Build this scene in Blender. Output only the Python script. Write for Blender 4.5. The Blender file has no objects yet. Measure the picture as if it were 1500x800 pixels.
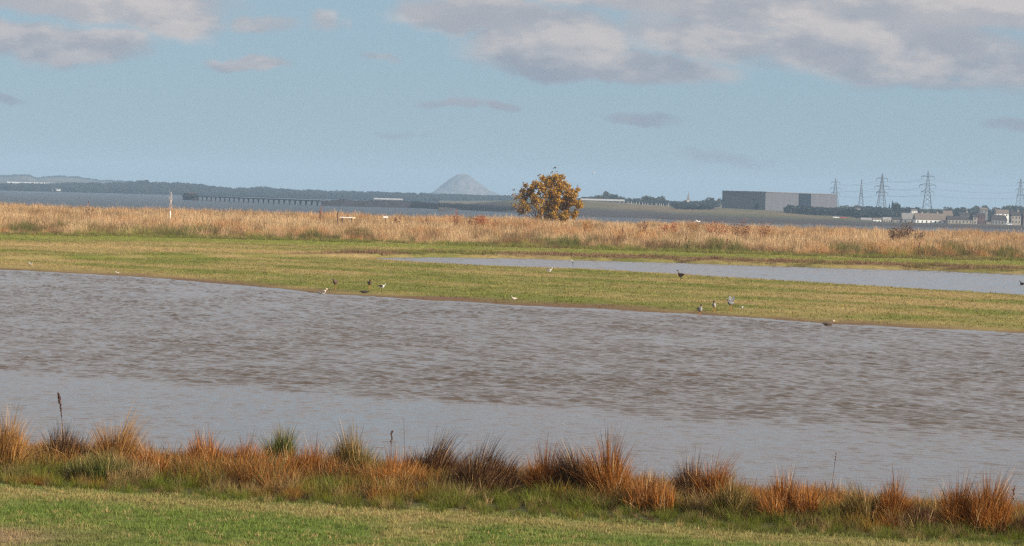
import bpy, math, random
import numpy as np
from mathutils import Vector, Matrix

random.seed(7)
rng = np.random.default_rng(7)
S = bpy.context.scene
C = S.collection

# ------------------------------------------------------------------ camera
F = 4000.0                      # focal length in pixels of the 1500 px wide photograph
CAM = Vector((0, 0, 6.0))       # eye height above the pool
ROLL = 0.027
HOR0 = 268.0                    # horizon row at the left edge, falls by ROLL per pixel
pitch = math.atan((HOR0 + ROLL*750 - 400)/F)   # negative: looks a little down
fwd = Vector((0, math.cos(pitch), math.sin(pitch)))
right0 = Vector((1, 0, 0)); up0 = right0.cross(fwd)
right = right0*math.cos(ROLL) + up0*math.sin(ROLL)
up = -right0*math.sin(ROLL) + up0*math.cos(ROLL)
cd = bpy.data.cameras.new('camera'); cam = bpy.data.objects.new('camera', cd); C.objects.link(cam)
M = Matrix((right, up, -fwd)).transposed().to_4x4(); M.translation = CAM
cam.matrix_world = M
cd.sensor_width = 36; cd.lens = 36*F/1500; cd.clip_start = 0.5; cd.clip_end = 60000
S.camera = cam

def ray(px, py):
    return fwd*F + right*(px-750) + up*(400-py)
def at_z(px, py, z=0.0):
    d = ray(px, py); t = (z-CAM.z)/d.z
    return CAM + d*t
def at_y(px, py, Y):
    d = ray(px, py); t = Y/d.y
    return CAM + d*t
def hor(px): return HOR0 + ROLL*px

# ------------------------------------------------------------------ view
S.view_settings.view_transform = 'Standard'; S.view_settings.look = 'None'
S.view_settings.exposure = 0.52; S.view_settings.gamma = 1
S.render.engine = 'CYCLES'
S.cycles.use_denoising = False; S.cycles.pixel_filter_type = 'BLACKMAN_HARRIS'; S.cycles.filter_width = 1.3
S.cycles.max_bounces = 6; S.cycles.transparent_max_bounces = 8
S.cycles.volume_bounces = 0; S.cycles.diffuse_bounces = 3; S.cycles.glossy_bounces = 3

# ------------------------------------------------------------------ sun
SUN_EL = math.radians(24)
SUN_AZ = math.radians(118)       # clockwise from +Y (camera looks along +Y): right and a little behind
sd = Vector((math.sin(SUN_AZ)*math.cos(SUN_EL), math.cos(SUN_AZ)*math.cos(SUN_EL), math.sin(SUN_EL)))
sl = bpy.data.lights.new('sun', 'SUN'); sl.energy = 5.0; sl.angle = math.radians(0.5); sl.color = (1.0, 0.90, 0.76)
so = bpy.data.objects.new('sun', sl); C.objects.link(so)
so.rotation_euler = sd.to_track_quat('Z', 'Y').to_euler(); so.location = (0, 0, 60)

# ------------------------------------------------------------------ node helper
class N:
    def __init__(s, tree): s.t = tree
    def n(s, typ, **kw):
        nd = s.t.nodes.new(typ)
        for k, v in kw.items(): setattr(nd, k, v)
        return nd
    def put(s, sock, v):
        if isinstance(v, bpy.types.NodeSocket): s.t.links.new(v, sock)
        elif v is not None: sock.default_value = v
    def math(s, op, a, b=None, c=None, clamp=False):
        nd = s.n('ShaderNodeMath', operation=op, use_clamp=clamp)
        for i, v in enumerate((a, b, c)):
            if v is not None: s.put(nd.inputs[i], v)
        return nd.outputs[0]
    def mix(s, f, a, b, blend='MIX'):
        nd = s.n('ShaderNodeMix', data_type='RGBA', blend_type=blend)
        s.put(nd.inputs[0], f)
        s.put(nd.inputs[6], a if isinstance(a, bpy.types.NodeSocket) else (*a[:3], 1))
        s.put(nd.inputs[7], b if isinstance(b, bpy.types.NodeSocket) else (*b[:3], 1))
        return nd.outputs[2]
    def noise(s, vec, scale, detail=4, rough=0.55, col=False):
        nd = s.n('ShaderNodeTexNoise'); s.put(nd.inputs['Vector'], vec)
        nd.inputs['Scale'].default_value = scale; nd.inputs['Detail'].default_value = detail
        nd.inputs['Roughness'].default_value = rough
        return nd.outputs[1 if col else 0]
    def ss(s, v, a, b):
        nd = s.n('ShaderNodeMapRange', interpolation_type='SMOOTHSTEP')
        s.put(nd.inputs[0], v); nd.inputs[1].default_value = a; nd.inputs[2].default_value = b
        return nd.outputs[0]
    def mapping(s, vec, scale, rot=(0, 0, 0)):
        nd = s.n('ShaderNodeMapping'); s.put(nd.inputs[0], vec)
        nd.inputs['Scale'].default_value = scale; nd.inputs['Rotation'].default_value = rot
        return nd.outputs[0]

# ------------------------------------------------------------------ world: Nishita sky with clouds by direction
W = bpy.data.worlds.new('World'); S.world = W; W.use_nodes = True
W.node_tree.nodes.clear(); w = N(W.node_tree)
sky = w.n('ShaderNodeTexSky', sky_type='NISHITA'); sky.sun_disc = False
sky.sun_elevation = SUN_EL; sky.sun_rotation = SUN_AZ; sky.altitude = 0
sky.air_density = 1.0; sky.dust_density = 0.6; sky.ozone_density = 2.0
tc = w.n('ShaderNodeTexCoord'); dirv = tc.outputs['Generated']
sep = w.n('ShaderNodeSeparateXYZ'); w.put(sep.inputs[0], dirv)
X_, Y_, Z_ = sep.outputs
U = w.math('MULTIPLY', w.math('ARCTAN2', X_, Y_), 4000.0)      # bearing, 1/4000 rad
V = w.math('MULTIPLY', w.math('ARCSINE', Z_), 4000.0)          # height above the horizon, same unit
blobs = [(100, 0, 190, 26, 1.0), (50, 62, 120, 20, .95), (250, 30, 80, 24, .75), (160, 75, 60, 12, .5),
         (360, 97, 45, 9, .62), (468, 42, 30, 13, .6), (385, 40, 35, 12, .55), (555, 86, 22, 6, .55),
         (640, 152, 45, 7, .48), (718, 155, 28, 7, .58), (580, 192, 25, 6, .45), (935, 173, 55, 9, .64),
         (1048, 232, 58, 13, .58), (15, 142, 35, 8, .58), (1475, 190, 40, 9, .55),
         (800, 60, 105, 42, .95), (690, 22, 110, 24, .9), (885, 100, 130, 19, .9), (1180, 12, 330, 28, 1.1),
         (1290, 78, 170, 40, 1.0), (1350, 122, 130, 12, .6), (1455, 95, 70, 36, .7), (1030, 60, 90, 26, .75), (940, 45, 60, 30, .6)]
wn = w.noise(dirv, 26, 5, 0.6, True); wsep = w.n('ShaderNodeSeparateColor'); w.put(wsep.inputs[0], wn)
U0, V0 = U, V
U = w.math('ADD', U0, w.math('MULTIPLY', w.math('SUBTRACT', wsep.outputs[0], 0.5), 190.0))
V = w.math('ADD', V0, w.math('MULTIPLY', w.math('SUBTRACT', wsep.outputs[1], 0.5), 75.0))
bias = None
for cx, cy, rx, ry, a in blobs:
    u0 = 4000*math.atan((cx-750)/4000); v0 = hor(cx)-cy
    du = w.math('MULTIPLY', w.math('SUBTRACT', U, u0), 1.0/rx)
    dv = w.math('MULTIPLY', w.math('SUBTRACT', w.math('SUBTRACT', V, v0), w.math('MULTIPLY', w.math('SUBTRACT', U, u0), -ROLL)), 1.0/ry)
    q = w.math('ADD', w.math('MULTIPLY', du, du), w.math('MULTIPLY', dv, dv))
    g = w.math('MULTIPLY', w.math('EXPONENT', w.math('MULTIPLY', w.math('POWER', q, 1.6), -0.42)), a)
    bias = g if bias is None else w.math('MAXIMUM', bias, g)
V = V0
back = w.math('MULTIPLY', w.ss(V, 275, 420), 0.74)
bias = w.math('MAXIMUM', bias, back)
cv = w.mapping(dirv, (1, 1, 2.6))
n1 = w.noise(cv, 20, 8, 0.57); n2 = w.noise(cv, 9, 5, 0.5)
dens = w.math('ADD', bias, w.math('MULTIPLY', w.math('SUBTRACT', n1, 0.5), 0.95))
dens = w.math('ADD', dens, w.math('MULTIPLY', w.math('SUBTRACT', n2, 0.5), 0.5))
alpha = w.math('MULTIPLY', w.ss(dens, 0.16, 0.72), 0.93)
cv2 = w.mapping(dirv, (1, 1, 2.2), (0.0, 0.0, 0.02))
n3 = w.noise(cv2, 30, 7, 0.55)
SKS = 0.1
def c10(c): return tuple(v/SKS for v in c)
voff = w.n('ShaderNodeVectorMath', operation='ADD'); w.put(voff.inputs[0], cv); voff.inputs[1].default_value = (0.006, 0, 0.016)
n1b = w.noise(voff.outputs[0], 20, 8, 0.57)
relief = w.ss(w.math('SUBTRACT', n1, n1b), -0.07, 0.13)
lit = w.math('ADD', w.math('MULTIPLY', relief, 0.55), w.math('MULTIPLY', w.ss(n3, 0.38, 0.66), 0.25))
lit = w.math('ADD', lit, w.math('MULTIPLY', w.ss(V, 150, 275), 0.32), None, True)
lit = w.math('MULTIPLY', lit, w.ss(V, 90, 215))
ccol = w.mix(lit, c10((0.195, 0.22, 0.27)), c10((0.42, 0.385, 0.375)))
ccol = w.mix(w.math('MULTIPLY', w.ss(V, 300, 700), 0.6), ccol, c10((0.50, 0.485, 0.49)))
hs = w.mix(1.0, sky.outputs[0], (0.50, 0.62, 0.76), 'MULTIPLY')
air = w.mix(w.ss(V, -100, 1600), c10((0.228, 0.315, 0.385)), c10((0.195, 0.295, 0.39)))
hs = w.mix(0.75, hs, air)
col = w.mix(alpha, hs, ccol)
bg = w.n('ShaderNodeBackground'); w.put(bg.inputs[0], col); bg.inputs[1].default_value = SKS
wo = w.n('ShaderNodeOutputWorld'); W.node_tree.links.new(bg.outputs[0], wo.inputs[0])

# ------------------------------------------------------------------ noise in numpy
def _hash(ix, iy, seed):
    h = (ix.astype(np.int64)*374761393 + iy.astype(np.int64)*668265263 + seed*1442695041) & 0xFFFFFFFF
    h = ((h ^ (h >> 13))*1274126177) & 0xFFFFFFFF
    return ((h ^ (h >> 16)) & 0xFFFF)/65535.0
def vnoise(x, y, seed=0):
    x = np.asarray(x, float); y = np.asarray(y, float)
    ix = np.floor(x); iy = np.floor(y); fx = x-ix; fy = y-iy
    fx = fx*fx*(3-2*fx); fy = fy*fy*(3-2*fy)
    a = _hash(ix, iy, seed); b = _hash(ix+1, iy, seed); c = _hash(ix, iy+1, seed); d = _hash(ix+1, iy+1, seed)
    return (a*(1-fx)+b*fx)*(1-fy) + (c*(1-fx)+d*fx)*fy
def fbm(x, y, seed=0, oct=4):
    s = 0; a = 0.5; t = 0
    for k in range(oct):
        s = s + a*vnoise(x*2**k, y*2**k, seed+k*17); t += a; a *= 0.5
    return s/t
def sstep(v, a, b):
    t = np.clip((v-a)/(b-a), 0, 1); return t*t*(3-2*t)

# ------------------------------------------------------------------ materials
def principled(name, color, rough=0.8, bump=0.0, bscale=20, var=0.15, vscale=3, metallic=0, spec=0.3):
    m = bpy.data.materials.new(name); m.use_nodes = True; t = N(m.node_tree)
    b = m.node_tree.nodes['Principled BSDF']
    tcn = t.n('ShaderNodeTexCoord').outputs['Object']
    nz = t.noise(tcn, vscale, 5)
    dark = tuple(c*(1-var) for c in color); lite = tuple(min(1, c*(1+var)) for c in color)
    t.put(b.inputs['Base Color'], t.mix(t.ss(nz, 0.3, 0.7), dark, lite))
    b.inputs['Roughness'].default_value = rough; b.inputs['Metallic'].default_value = metallic
    b.inputs['Specular IOR Level'].default_value = spec
    if bump:
        bn = t.n('ShaderNodeBump'); bn.inputs['Strength'].default_value = bump; bn.inputs['Distance'].default_value = 0.05
        t.put(bn.inputs['Height'], t.noise(tcn, bscale, 4)); t.put(b.inputs['Normal'], bn.outputs[0])
    return m

def leafy(name, attr_type, transl=0.35, root_dark=0.45, var=0.35, rough=0.7):
    """colour = per-tuft colour, varied from blade to blade, with shade at the root painted in as a darker tone"""
    m = bpy.data.materials.new(name); m.use_nodes = True; t = N(m.node_tree)
    b = m.node_tree.nodes['Principled BSDF']
    a = t.n('ShaderNodeAttribute', attribute_type=attr_type, attribute_name='tcol')
    r = t.n('ShaderNodeAttribute', attribute_type='GEOMETRY', attribute_name='rnd').outputs['Fac']
    h = t.n('ShaderNodeAttribute', attribute_type='GEOMETRY', attribute_name='hgt').outputs['Fac']
    f = t.math('ADD', t.math('MULTIPLY', r, 2*var), 1-var)
    f = t.math('MULTIPLY', f, t.math('ADD', t.math('MULTIPLY', h, root_dark), 1-root_dark))  # scales the colour down towards the root: painted-in shade
    vm = t.n('ShaderNodeVectorMath', operation='SCALE'); t.put(vm.inputs[0], a.outputs['Vector']); t.put(vm.inputs['Scale'], f)
    t.put(b.inputs['Base Color'], vm.outputs[0])
    b.inputs['Roughness'].default_value = rough; b.inputs['Specular IOR Level'].default_value = 0.25
    tr = t.n('ShaderNodeBsdfTranslucent'); t.put(tr.inputs[0], vm.outputs[0])
    mx = t.n('ShaderNodeMixShader'); mx.inputs[0].default_value = transl
    out = m.node_tree.nodes['Material Output']
    m.node_tree.links.new(b.outputs[0], mx.inputs[1]); m.node_tree.links.new(tr.outputs[0], mx.inputs[2])
    m.node_tree.links.new(mx.outputs[0], out.inputs[0])
    return m
MAT_GRASS = leafy('grass_blades', 'INSTANCER', 0.22, 0.12)
MAT_BLADE = leafy('rush_blades', 'GEOMETRY', 0.18, 0.0, 0.45)
MAT_LEAF = leafy('leaves', 'GEOMETRY', 0.3, 0.0, 0.25)
MAT_TREES = leafy('far_foliage', 'GEOMETRY', 0.15, 0.0, 0.35)
MAT_BARK = principled('bark', (0.16, 0.13, 0.10), 0.9, 0.4, 8)

def vcol_mat(name, rough=0.9, bump=0.5, bscale=6, spec=0.15):
    m = bpy.data.materials.new(name); m.use_nodes = True; t = N(m.node_tree)
    b = m.node_tree.nodes['Principled BSDF']
    a = t.n('ShaderNodeAttribute', attribute_name='gcol')
    tcn = t.n('ShaderNodeTexCoord').outputs['Object']
    nz = t.noise(tcn, bscale, 6, 0.7)
    f = t.math('ADD', t.math('MULTIPLY', nz, 1.2), 0.4)
    vm = t.n('ShaderNodeVectorMath', operation='SCALE'); t.put(vm.inputs[0], a.outputs['Vector']); t.put(vm.inputs['Scale'], f)
    t.put(b.inputs['Base Color'], vm.outputs[0])
    b.inputs['Roughness'].default_value = rough; b.inputs['Specular IOR Level'].default_value = spec
    bn = t.n('ShaderNodeBump'); bn.inputs['Strength'].default_value = bump; bn.inputs['Distance'].default_value = 0.1
    t.put(bn.inputs['Height'], nz); t.put(b.inputs['Normal'], bn.outputs[0])
    return m
MAT_GROUND = vcol_mat('turf_and_mud')
MAT_LAND = vcol_mat('far_land', bscale=0.05, bump=0.2)

# ------------------------------------------------------------------ mesh helpers
def mesh_np(name, co, faces, mat=None, smooth=False, attrs=None):
    """co (n,3); faces: (m,k) array or list of arrays with different k"""
    me = bpy.data.meshes.new(name)
    if isinstance(faces, np.ndarray): faces = [faces]
    loops = np.concatenate([f.ravel() for f in faces]).astype(np.int32)
    tot = np.concatenate([np.full(len(f), f.shape[1]) for f in faces]).astype(np.int32)
    start = np.concatenate([[0], np.cumsum(tot)[:-1]]).astype(np.int32)
    me.vertices.add(len(co)); me.vertices.foreach_set('co', np.asarray(co, np.float32).ravel())
    me.loops.add(len(loops)); me.loops.foreach_set('vertex_index', loops)
    me.polygons.add(len(tot)); me.polygons.foreach_set('loop_start', start)
    me.update(calc_edges=True)
    if smooth: me.polygons.foreach_set('use_smooth', np.ones(len(tot), bool))
    for k, v in (attrs or {}).items():
        v = np.asarray(v, np.float32)
        if v.ndim == 1: me.attributes.new(k, 'FLOAT', 'POINT').data.foreach_set('value', v)
        else: me.attributes.new(k, 'FLOAT_VECTOR', 'POINT').data.foreach_set('vector', v.ravel())
    if mat: me.materials.append(mat)
    return me

def link(name, me, parent=None, loc=None, rotz=None):
    o = bpy.data.objects.new(name, me); C.objects.link(o)
    if parent: o.parent = parent
    if loc is not None: o.location = loc
    if rotz is not None: o.rotation_euler[2] = rotz
    return o
def tag(o, label=None, cat=None, group=None, kind=None):
    if label: o['label'] = label
    if cat: o['category'] = cat
    if group: o['group'] = group
    if kind: o['kind'] = kind
    return o
def empty(name, loc, label, cat, group=None, rotz=0):
    o = bpy.data.objects.new(name, None); C.objects.link(o); o.location = loc; o.rotation_euler[2] = rotz
    return tag(o, label, cat, group)
def copy_tree(o, parent=None):
    c = o.copy(); C.objects.link(c); c.parent = parent
    for ch in o.children: copy_tree(ch, c)
    return c

class MB:
    """collects boxes, prisms and tubes into one mesh"""
    def __init__(s): s.v = []; s.f = []
    def add(s, vs, fs):
        b = len(s.v); s.v += [tuple(v) for v in vs]; s.f += [tuple(i+b for i in f) for f in fs]; return s
    def box(s, x0, x1, y0, y1, z0, z1):
        return s.add([(x0,y0,z0),(x1,y0,z0),(x1,y1,z0),(x0,y1,z0),(x0,y0,z1),(x1,y0,z1),(x1,y1,z1),(x0,y1,z1)],
                     [(0,3,2,1),(4,5,6,7),(0,1,5,4),(1,2,6,5),(2,3,7,6),(3,0,4,7)])
    def gable(s, x0, x1, y0, y1, z0, z1, over=0.0, hip=0.0):
        ym = (y0+y1)/2; x0 -= over; x1 += over; y0 -= over; y1 += over
        return s.add([(x0,y0,z0),(x1,y0,z0),(x1,y1,z0),(x0,y1,z0),(x0+hip,ym,z1),(x1-hip,ym,z1)],
                     [(0,3,2,1),(0,1,5,4),(2,3,4,5),(1,2,5),(3,0,4)])
    def tube(s, pts, rad, seg=6, cap=True):
        pts = [Vector(p) for p in pts]; n = len(pts)
        if not hasattr(rad, '__len__'): rad = [rad]*n
        base = len(s.v); ref = None
        for i, p in enumerate(pts):
            d = (pts[min(i+1, n-1)]-pts[max(i-1, 0)]).normalized()
            if ref is None: ref = d.orthogonal().normalized()
            a = (ref - d*ref.dot(d))
            a = a.normalized() if a.length > 1e-5 else d.orthogonal().normalized()
            ref = a; b = d.cross(a)
            for k in range(seg):
                t = 2*math.pi*k/seg
                s.v.append(tuple(p + (a*math.cos(t)+b*math.sin(t))*rad[i]))
        for i in range(n-1):
            for k in range(seg):
                q = base+i*seg; s.f.append((q+k, q+(k+1)%seg, q+seg+(k+1)%seg, q+seg+k))
        if cap:
            s.f.append(tuple(base+k for k in reversed(range(seg)))); s.f.append(tuple(base+(n-1)*seg+k for k in range(seg)))
        return s
    def build(s, name, mat, parent=None, smooth=False, loc=None, rotz=None):
        me = bpy.data.meshes.new(name); me.from_pydata(s.v, [], s.f)
        if smooth: me.polygons.foreach_set('use_smooth', [True]*len(me.polygons))
        me.materials.append(mat); me.update()
        return link(name, me, parent, loc, rotz)

def grid_mesh(name, X, Y, Z, mat, gcol=None, smooth=True):
    ny, nx = X.shape
    idx = np.arange(nx*ny).reshape(ny, nx)
    fs = np.stack([idx[:-1,:-1], idx[:-1,1:], idx[1:,1:], idx[1:,:-1]], -1).reshape(-1, 4)
    co = np.stack([X, Y, Z], -1).reshape(-1, 3)
    return mesh_np(name, co, fs, mat, smooth, {'gcol': gcol.reshape(-1, 3)} if gcol is not None else None)

# ------------------------------------------------------------------ shorelines, as plan curves y(x)
def curve(pts, z=0.0):
    P = [at_z(px, py, z) for px, py in pts]; P.sort(key=lambda p: p.x)
    xs = np.array([p.x for p in P]); ys = np.array([p.y for p in P])
    def fn(x):
        x = np.asarray(x, float)
        s0 = (ys[1]-ys[0])/(xs[1]-xs[0]); s1 = (ys[-1]-ys[-2])/(xs[-1]-xs[-2])
        r = np.interp(x, xs, ys)
        r = np.where(x < xs[0], ys[0]+s0*np.maximum(x-xs[0], -40), r)
        return np.where(x > xs[-1], ys[-1]+s1*np.minimum(x-xs[-1], 40), r)
    return fn
bank_c = curve([(0, 672), (300, 688), (600, 704), (820, 718), (1080, 736), (1350, 751), (1500, 762)])
isl_near_c = curve([(0, 395), (200, 405), (330, 416), (470, 430), (620, 439), (750, 447), (880, 453), (1000, 459.5), (1210, 474), (1350, 481), (1500, 488.5)])
isl_far_c = curve([(560, 378.5), (620, 382.5), (700, 387), (840, 391.5), (1000, 400), (1200, 412), (1350, 421), (1500, 430)], 0.13)
land2_c = curve([(560, 377.2), (640, 376.5), (750, 378), (1000, 385), (1150, 390), (1250, 393), (1370, 396), (1500, 401.5)])
lawn_c = curve([(0, 712), (750, 756), (1500, 800)], 0.4)
band_c = curve([(0, 343), (300, 348), (560, 355), (750, 361), (1000, 368), (1250, 376), (1500, 381)], 0.35)
TIPX = at_z(556, 378.5, 0).x

def wob(x, s, a): return a*(vnoise(x/2.3, x*0+s, s)-0.5) + a*0.6*(vnoise(x/0.7, x*0+s, s+5)-0.5)
def height(x, y):
    b = bank_c(x) + wob(x, 1, 0.8); n = isl_near_c(x) + wob(x, 2, 1.6)
    q_ = np.clip((x-TIPX)/10, .15, 1); f = isl_far_c(x) + q_*wob(x, 3, 1.0); l = land2_c(x) + q_*wob(x, 4, 1.6)
    d1 = np.minimum(y-b, n-y)                       # >0 inside the front pool
    gap = np.where(x > TIPX, 1, -1)*np.minimum(np.abs(x-TIPX+1.5)*2.5, 100)
    d2 = np.minimum(np.minimum(y-f, l-y), gap)      # >0 inside the back pool
    d = np.maximum(d1, d2)
    bumps = (fbm(x/5, y/5, 9)-0.5)*0.06 + (fbm(x/1.2, y/1.2, 11)-0.5)*0.05
    land = np.minimum(-d, 8)
    isl = 0.17*(1-np.exp(-land/5.0))
    steep = 0.34*(1-np.exp(-land/0.8))              # far shore of the back pool is a low cut edge
    base = np.where(y > l-0.01, steep, isl)
    base = np.where(y < b+1, 0.40*(1-np.exp(-land/1.6)), base)
    z = np.where(d > 0, -np.minimum(d*0.09, 0.5)-0.01, base + bumps*np.clip(land/2, 0, 1))
    bd = band_c(x)
    z = z + np.where(y > bd, sstep(y, bd, bd+60)*(.95*fbm(x/11, y/60, 21, 3)-.30), 0)
    z = np.where(y > 560, z + (-6.3-z)*sstep(y, 560, 640), z)
    return z

G_GREEN = np.array((0.15, 0.165, 0.028)); G_OLIVE = np.array((0.21, 0.185, 0.05)); G_TAN = np.array((0.40, 0.275, 0.125))
G_BROWN = np.array((0.15, 0.09, 0.05)); G_MUD = np.array((0.12, 0.075, 0.048)); G_STRAW = np.array((0.42, 0.27, 0.14))
G_LAWN = np.array((0.105, 0.145, 0.025))
def lerp3(a, b, t): return a*(1-t[..., None]) + b*t[..., None]
def turf(x, y):
    """colour of the sward at a place"""
    n = isl_near_c(x); l = land2_c(x); bd = band_c(x); b = bank_c(x); lw = lawn_c(x)
    xx, yy = x, y + 0.85*x*(y < 260)               # bands run along the shore
    s1 = fbm(xx/13, yy/6.5, 31); s2 = fbm(x/7, y/7, 33); s3 = fbm(x/1.5, y/2.5, 35)
    t = sstep(0.5*s1+0.3*s2+0.2*s3, 0.36, 0.62)
    c = lerp3(G_GREEN*.9+0*x[..., None], G_TAN*.88+0*x[..., None], t*0.78)
    dist = y-n                                     # behind the island's front shore
    c = lerp3(c, G_OLIVE+0*c, 0.45*sstep(s3, 0.3, 0.7))
    c = lerp3(c, G_TAN*0.8+0*c, 0.35*np.clip(1-np.abs(y-isl_far_c(x)+3)/8, 0, 1)*(x > TIPX-6))
    mud = np.clip(1.25-(dist+9*(s2-0.5))/4.0, 0, 1)*(dist > -3)*(y < 260)
    c = lerp3(c, G_BROWN+0*c, mud)
    # mown strip in front of the tall grass: pale track at the back left, green verge by the band
    lf = np.clip((TIPX+10-x)/20, 0, 1)
    tr = np.exp(-((y-(252-0.05*x))/7)**2)*lf; c = lerp3(c, G_TAN*1.0+0*c, tr*0.6)
    v = np.exp(-((y-(bd-16))/11)**2)*(0.4+0.9*s2); c = lerp3(c, G_GREEN*1.25+0*c, np.clip(v, 0, 1))
    cut = np.clip(1-np.abs(y-l-3-3*s2)/4.5, 0, 1)*(x > TIPX-8); c = lerp3(c, G_BROWN*1.3+0*c, np.clip(cut*1.5*sstep(s2, .3, .6), 0, 1))
    c = lerp3(c, G_STRAW*0.7+0*c, sstep(y, bd-3, bd+3))
    near = y < b+2
    lawn = lerp3(G_LAWN+0*c, G_TAN*.8+0*c, 0.48*sstep(0.5*fbm(x/1.6, y/2.4, 41)+0.5*fbm(x/.35, y/.5, 43), 0.42, 0.72))
    edge = np.exp(-((y-lw+0.9)/0.9)**2); lawn = lerp3(lawn, G_TAN*.8+0*c, 0.5*edge)
    bare = np.exp(-((x+9.3)/2.2)**2-((y-43.0)/1.3)**2); lawn = lerp3(lawn, np.array((.24, .16, .10))+0*c, np.clip(bare*1.2, 0, .85))
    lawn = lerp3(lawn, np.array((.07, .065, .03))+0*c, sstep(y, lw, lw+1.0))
    return np.where(near[..., None], lawn, c)

# ------------------------------------------------------------------ ground sheet
def axis(pts):
    out = []
    for (a, b, st) in pts: out.append(np.arange(a, b, st))
    return np.concatenate(out + [[pts[-1][1]]])
gx = axis([(-2900, -400, 125), (-400, -90, 15), (-90, -45, 3), (-45, 45, 0.6), (45, 90, 3), (90, 400, 15), (400, 2900, 125)])
gy = axis([(-170, 30, 10), (30, 64, 0.4), (64, 130, 1.5), (130, 290, 0.5), (290, 340, 2), (340, 660, 6)])
GX, GY = np.meshgrid(gx, gy)
GZ = height(GX, GY)
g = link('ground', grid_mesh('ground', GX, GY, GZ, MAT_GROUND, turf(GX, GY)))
tag(g, kind='structure')

# ------------------------------------------------------------------ water
def water_mat(name, base, rough, scale, dist, strength=1.0, stretch=(1, 1, 1), det=3, spec=0.5):
    m = bpy.data.materials.new(name); m.use_nodes = True; t = N(m.node_tree)
    b = m.node_tree.nodes['Principled BSDF']
    tcn = t.n('ShaderNodeTexCoord').outputs['Object']
    mp = t.mapping(tcn, stretch)
    big = t.noise(tcn, 0.06, 3)
    t.put(b.inputs['Base Color'], t.mix(big, tuple(c*0.8 for c in base), tuple(c*1.15 for c in base)))
    b.inputs['Roughness'].default_value = rough; b.inputs['IOR'].default_value = 1.333
    b.inputs['Specular IOR Level'].default_value = 0.5
    bn = t.n('ShaderNodeBump'); bn.inputs['Strength'].default_value = strength; bn.inputs['Distance'].default_value = dist
    t.put(bn.inputs['Height'], t.noise(mp, scale, det, 0.6)); t.put(b.inputs['Normal'], bn.outputs[0])
    b.inputs['Specular IOR Level'].default_value = spec
    return m
MAT_POND = water_mat('pond_water', (0.086, 0.067, 0.053), 0.03, 6.0, 0.018, 1.0, (0.8, 1.2, 1))
MAT_SEA = water_mat('sea_water', (0.022, 0.034, 0.046), 0.30, 0.07, 6.0, 1.0, (0.35, 1, 1), 8, 0.10)

px0 = at_z(0, 545, 0); px1 = at_z(1500, 645, 0)
def wave_grid(half, lo, hi, nx, ny, amp, seed, y0, y1, xc=0.0, tpow=1.25):
    u = np.linspace(-1, 1, nx); t = np.linspace(0, 1, ny)**tpow
    U_, T = np.meshgrid(u, t)
    X = xc + U_*half(y0*(1-T)+y1*T); Y = lo(X)*(1-T) + hi(X)*T
    r = np.random.default_rng(seed); Z = np.zeros_like(X)
    for k in range(56):
        lam = 0.20*math.exp(r.uniform(0, 1.40)); th = r.normal(1.45, 0.36)
        kx, ky = math.cos(th)*2*math.pi/lam, math.sin(th)*2*math.pi/lam
        Z += lam**.8*0.0076*np.sin(kx*X+ky*Y+r.uniform(0, 6.28))
    R2 = np.zeros_like(X)
    for k in range(22):
        lam = 0.22*math.exp(r.uniform(0, .9)); th = r.normal(1.5, 0.5)
        R2 += lam*0.0034*np.sin(math.cos(th)*2*math.pi/lam*X+math.sin(th)*2*math.pi/lam*Y+r.uniform(0, 6.28))
    R2 *= .3+1.2*fbm(X/3, Y/5, seed+30, 3)
    yb = px0.y + (X-px0.x)*(px1.y-px0.y)/(px1.x-px0.x) + 5*(fbm(X/4, Y/3, seed+8, 3)-.5)
    wd = np.clip(1.2+(X+8)*.16, 1.0, 5)
    calm = sstep((Y-yb)/wd, -0.6, 1.0)
    patch = 0.45+1.1*fbm(X/6, Y/9, seed+3, 3)
    shore = sstep(hi(X)-6-Y, 0.3, 3.0)
    return X, Y, ((Z+2.2*Z*Z)*amp*(0.14+0.86*calm)*patch + R2*(1-.7*calm))*(0.15+0.85*shore)
X, Y, Z = wave_grid(lambda y: 9+.225*y, lambda x: bank_c(x)-3, lambda x: isl_near_c(x)+6, 600, 1000, 1.0, 3, 50, 190)
tag(link('pond', grid_mesh('pond', X, Y, Z, MAT_POND)), kind='structure')
X, Y, Z = wave_grid(lambda y: 42+0*y, lambda x: isl_far_c(x)-6, lambda x: land2_c(x)+5, 340, 240, 0.55, 5, 200, 270, TIPX-5+42, 1.0)
tag(link('back_pool', grid_mesh('back_pool', X, Y, Z, MAT_POND)), kind='structure')
xs = np.linspace(-2900, 2900, 60); ys = axis([(590, 1500, 30), (1500, 10200, 300)])
X, Y = np.meshgrid(xs, ys)
tag(link('sea', grid_mesh('sea', X, Y, X*0-5.0, MAT_SEA)), kind='structure')

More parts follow.
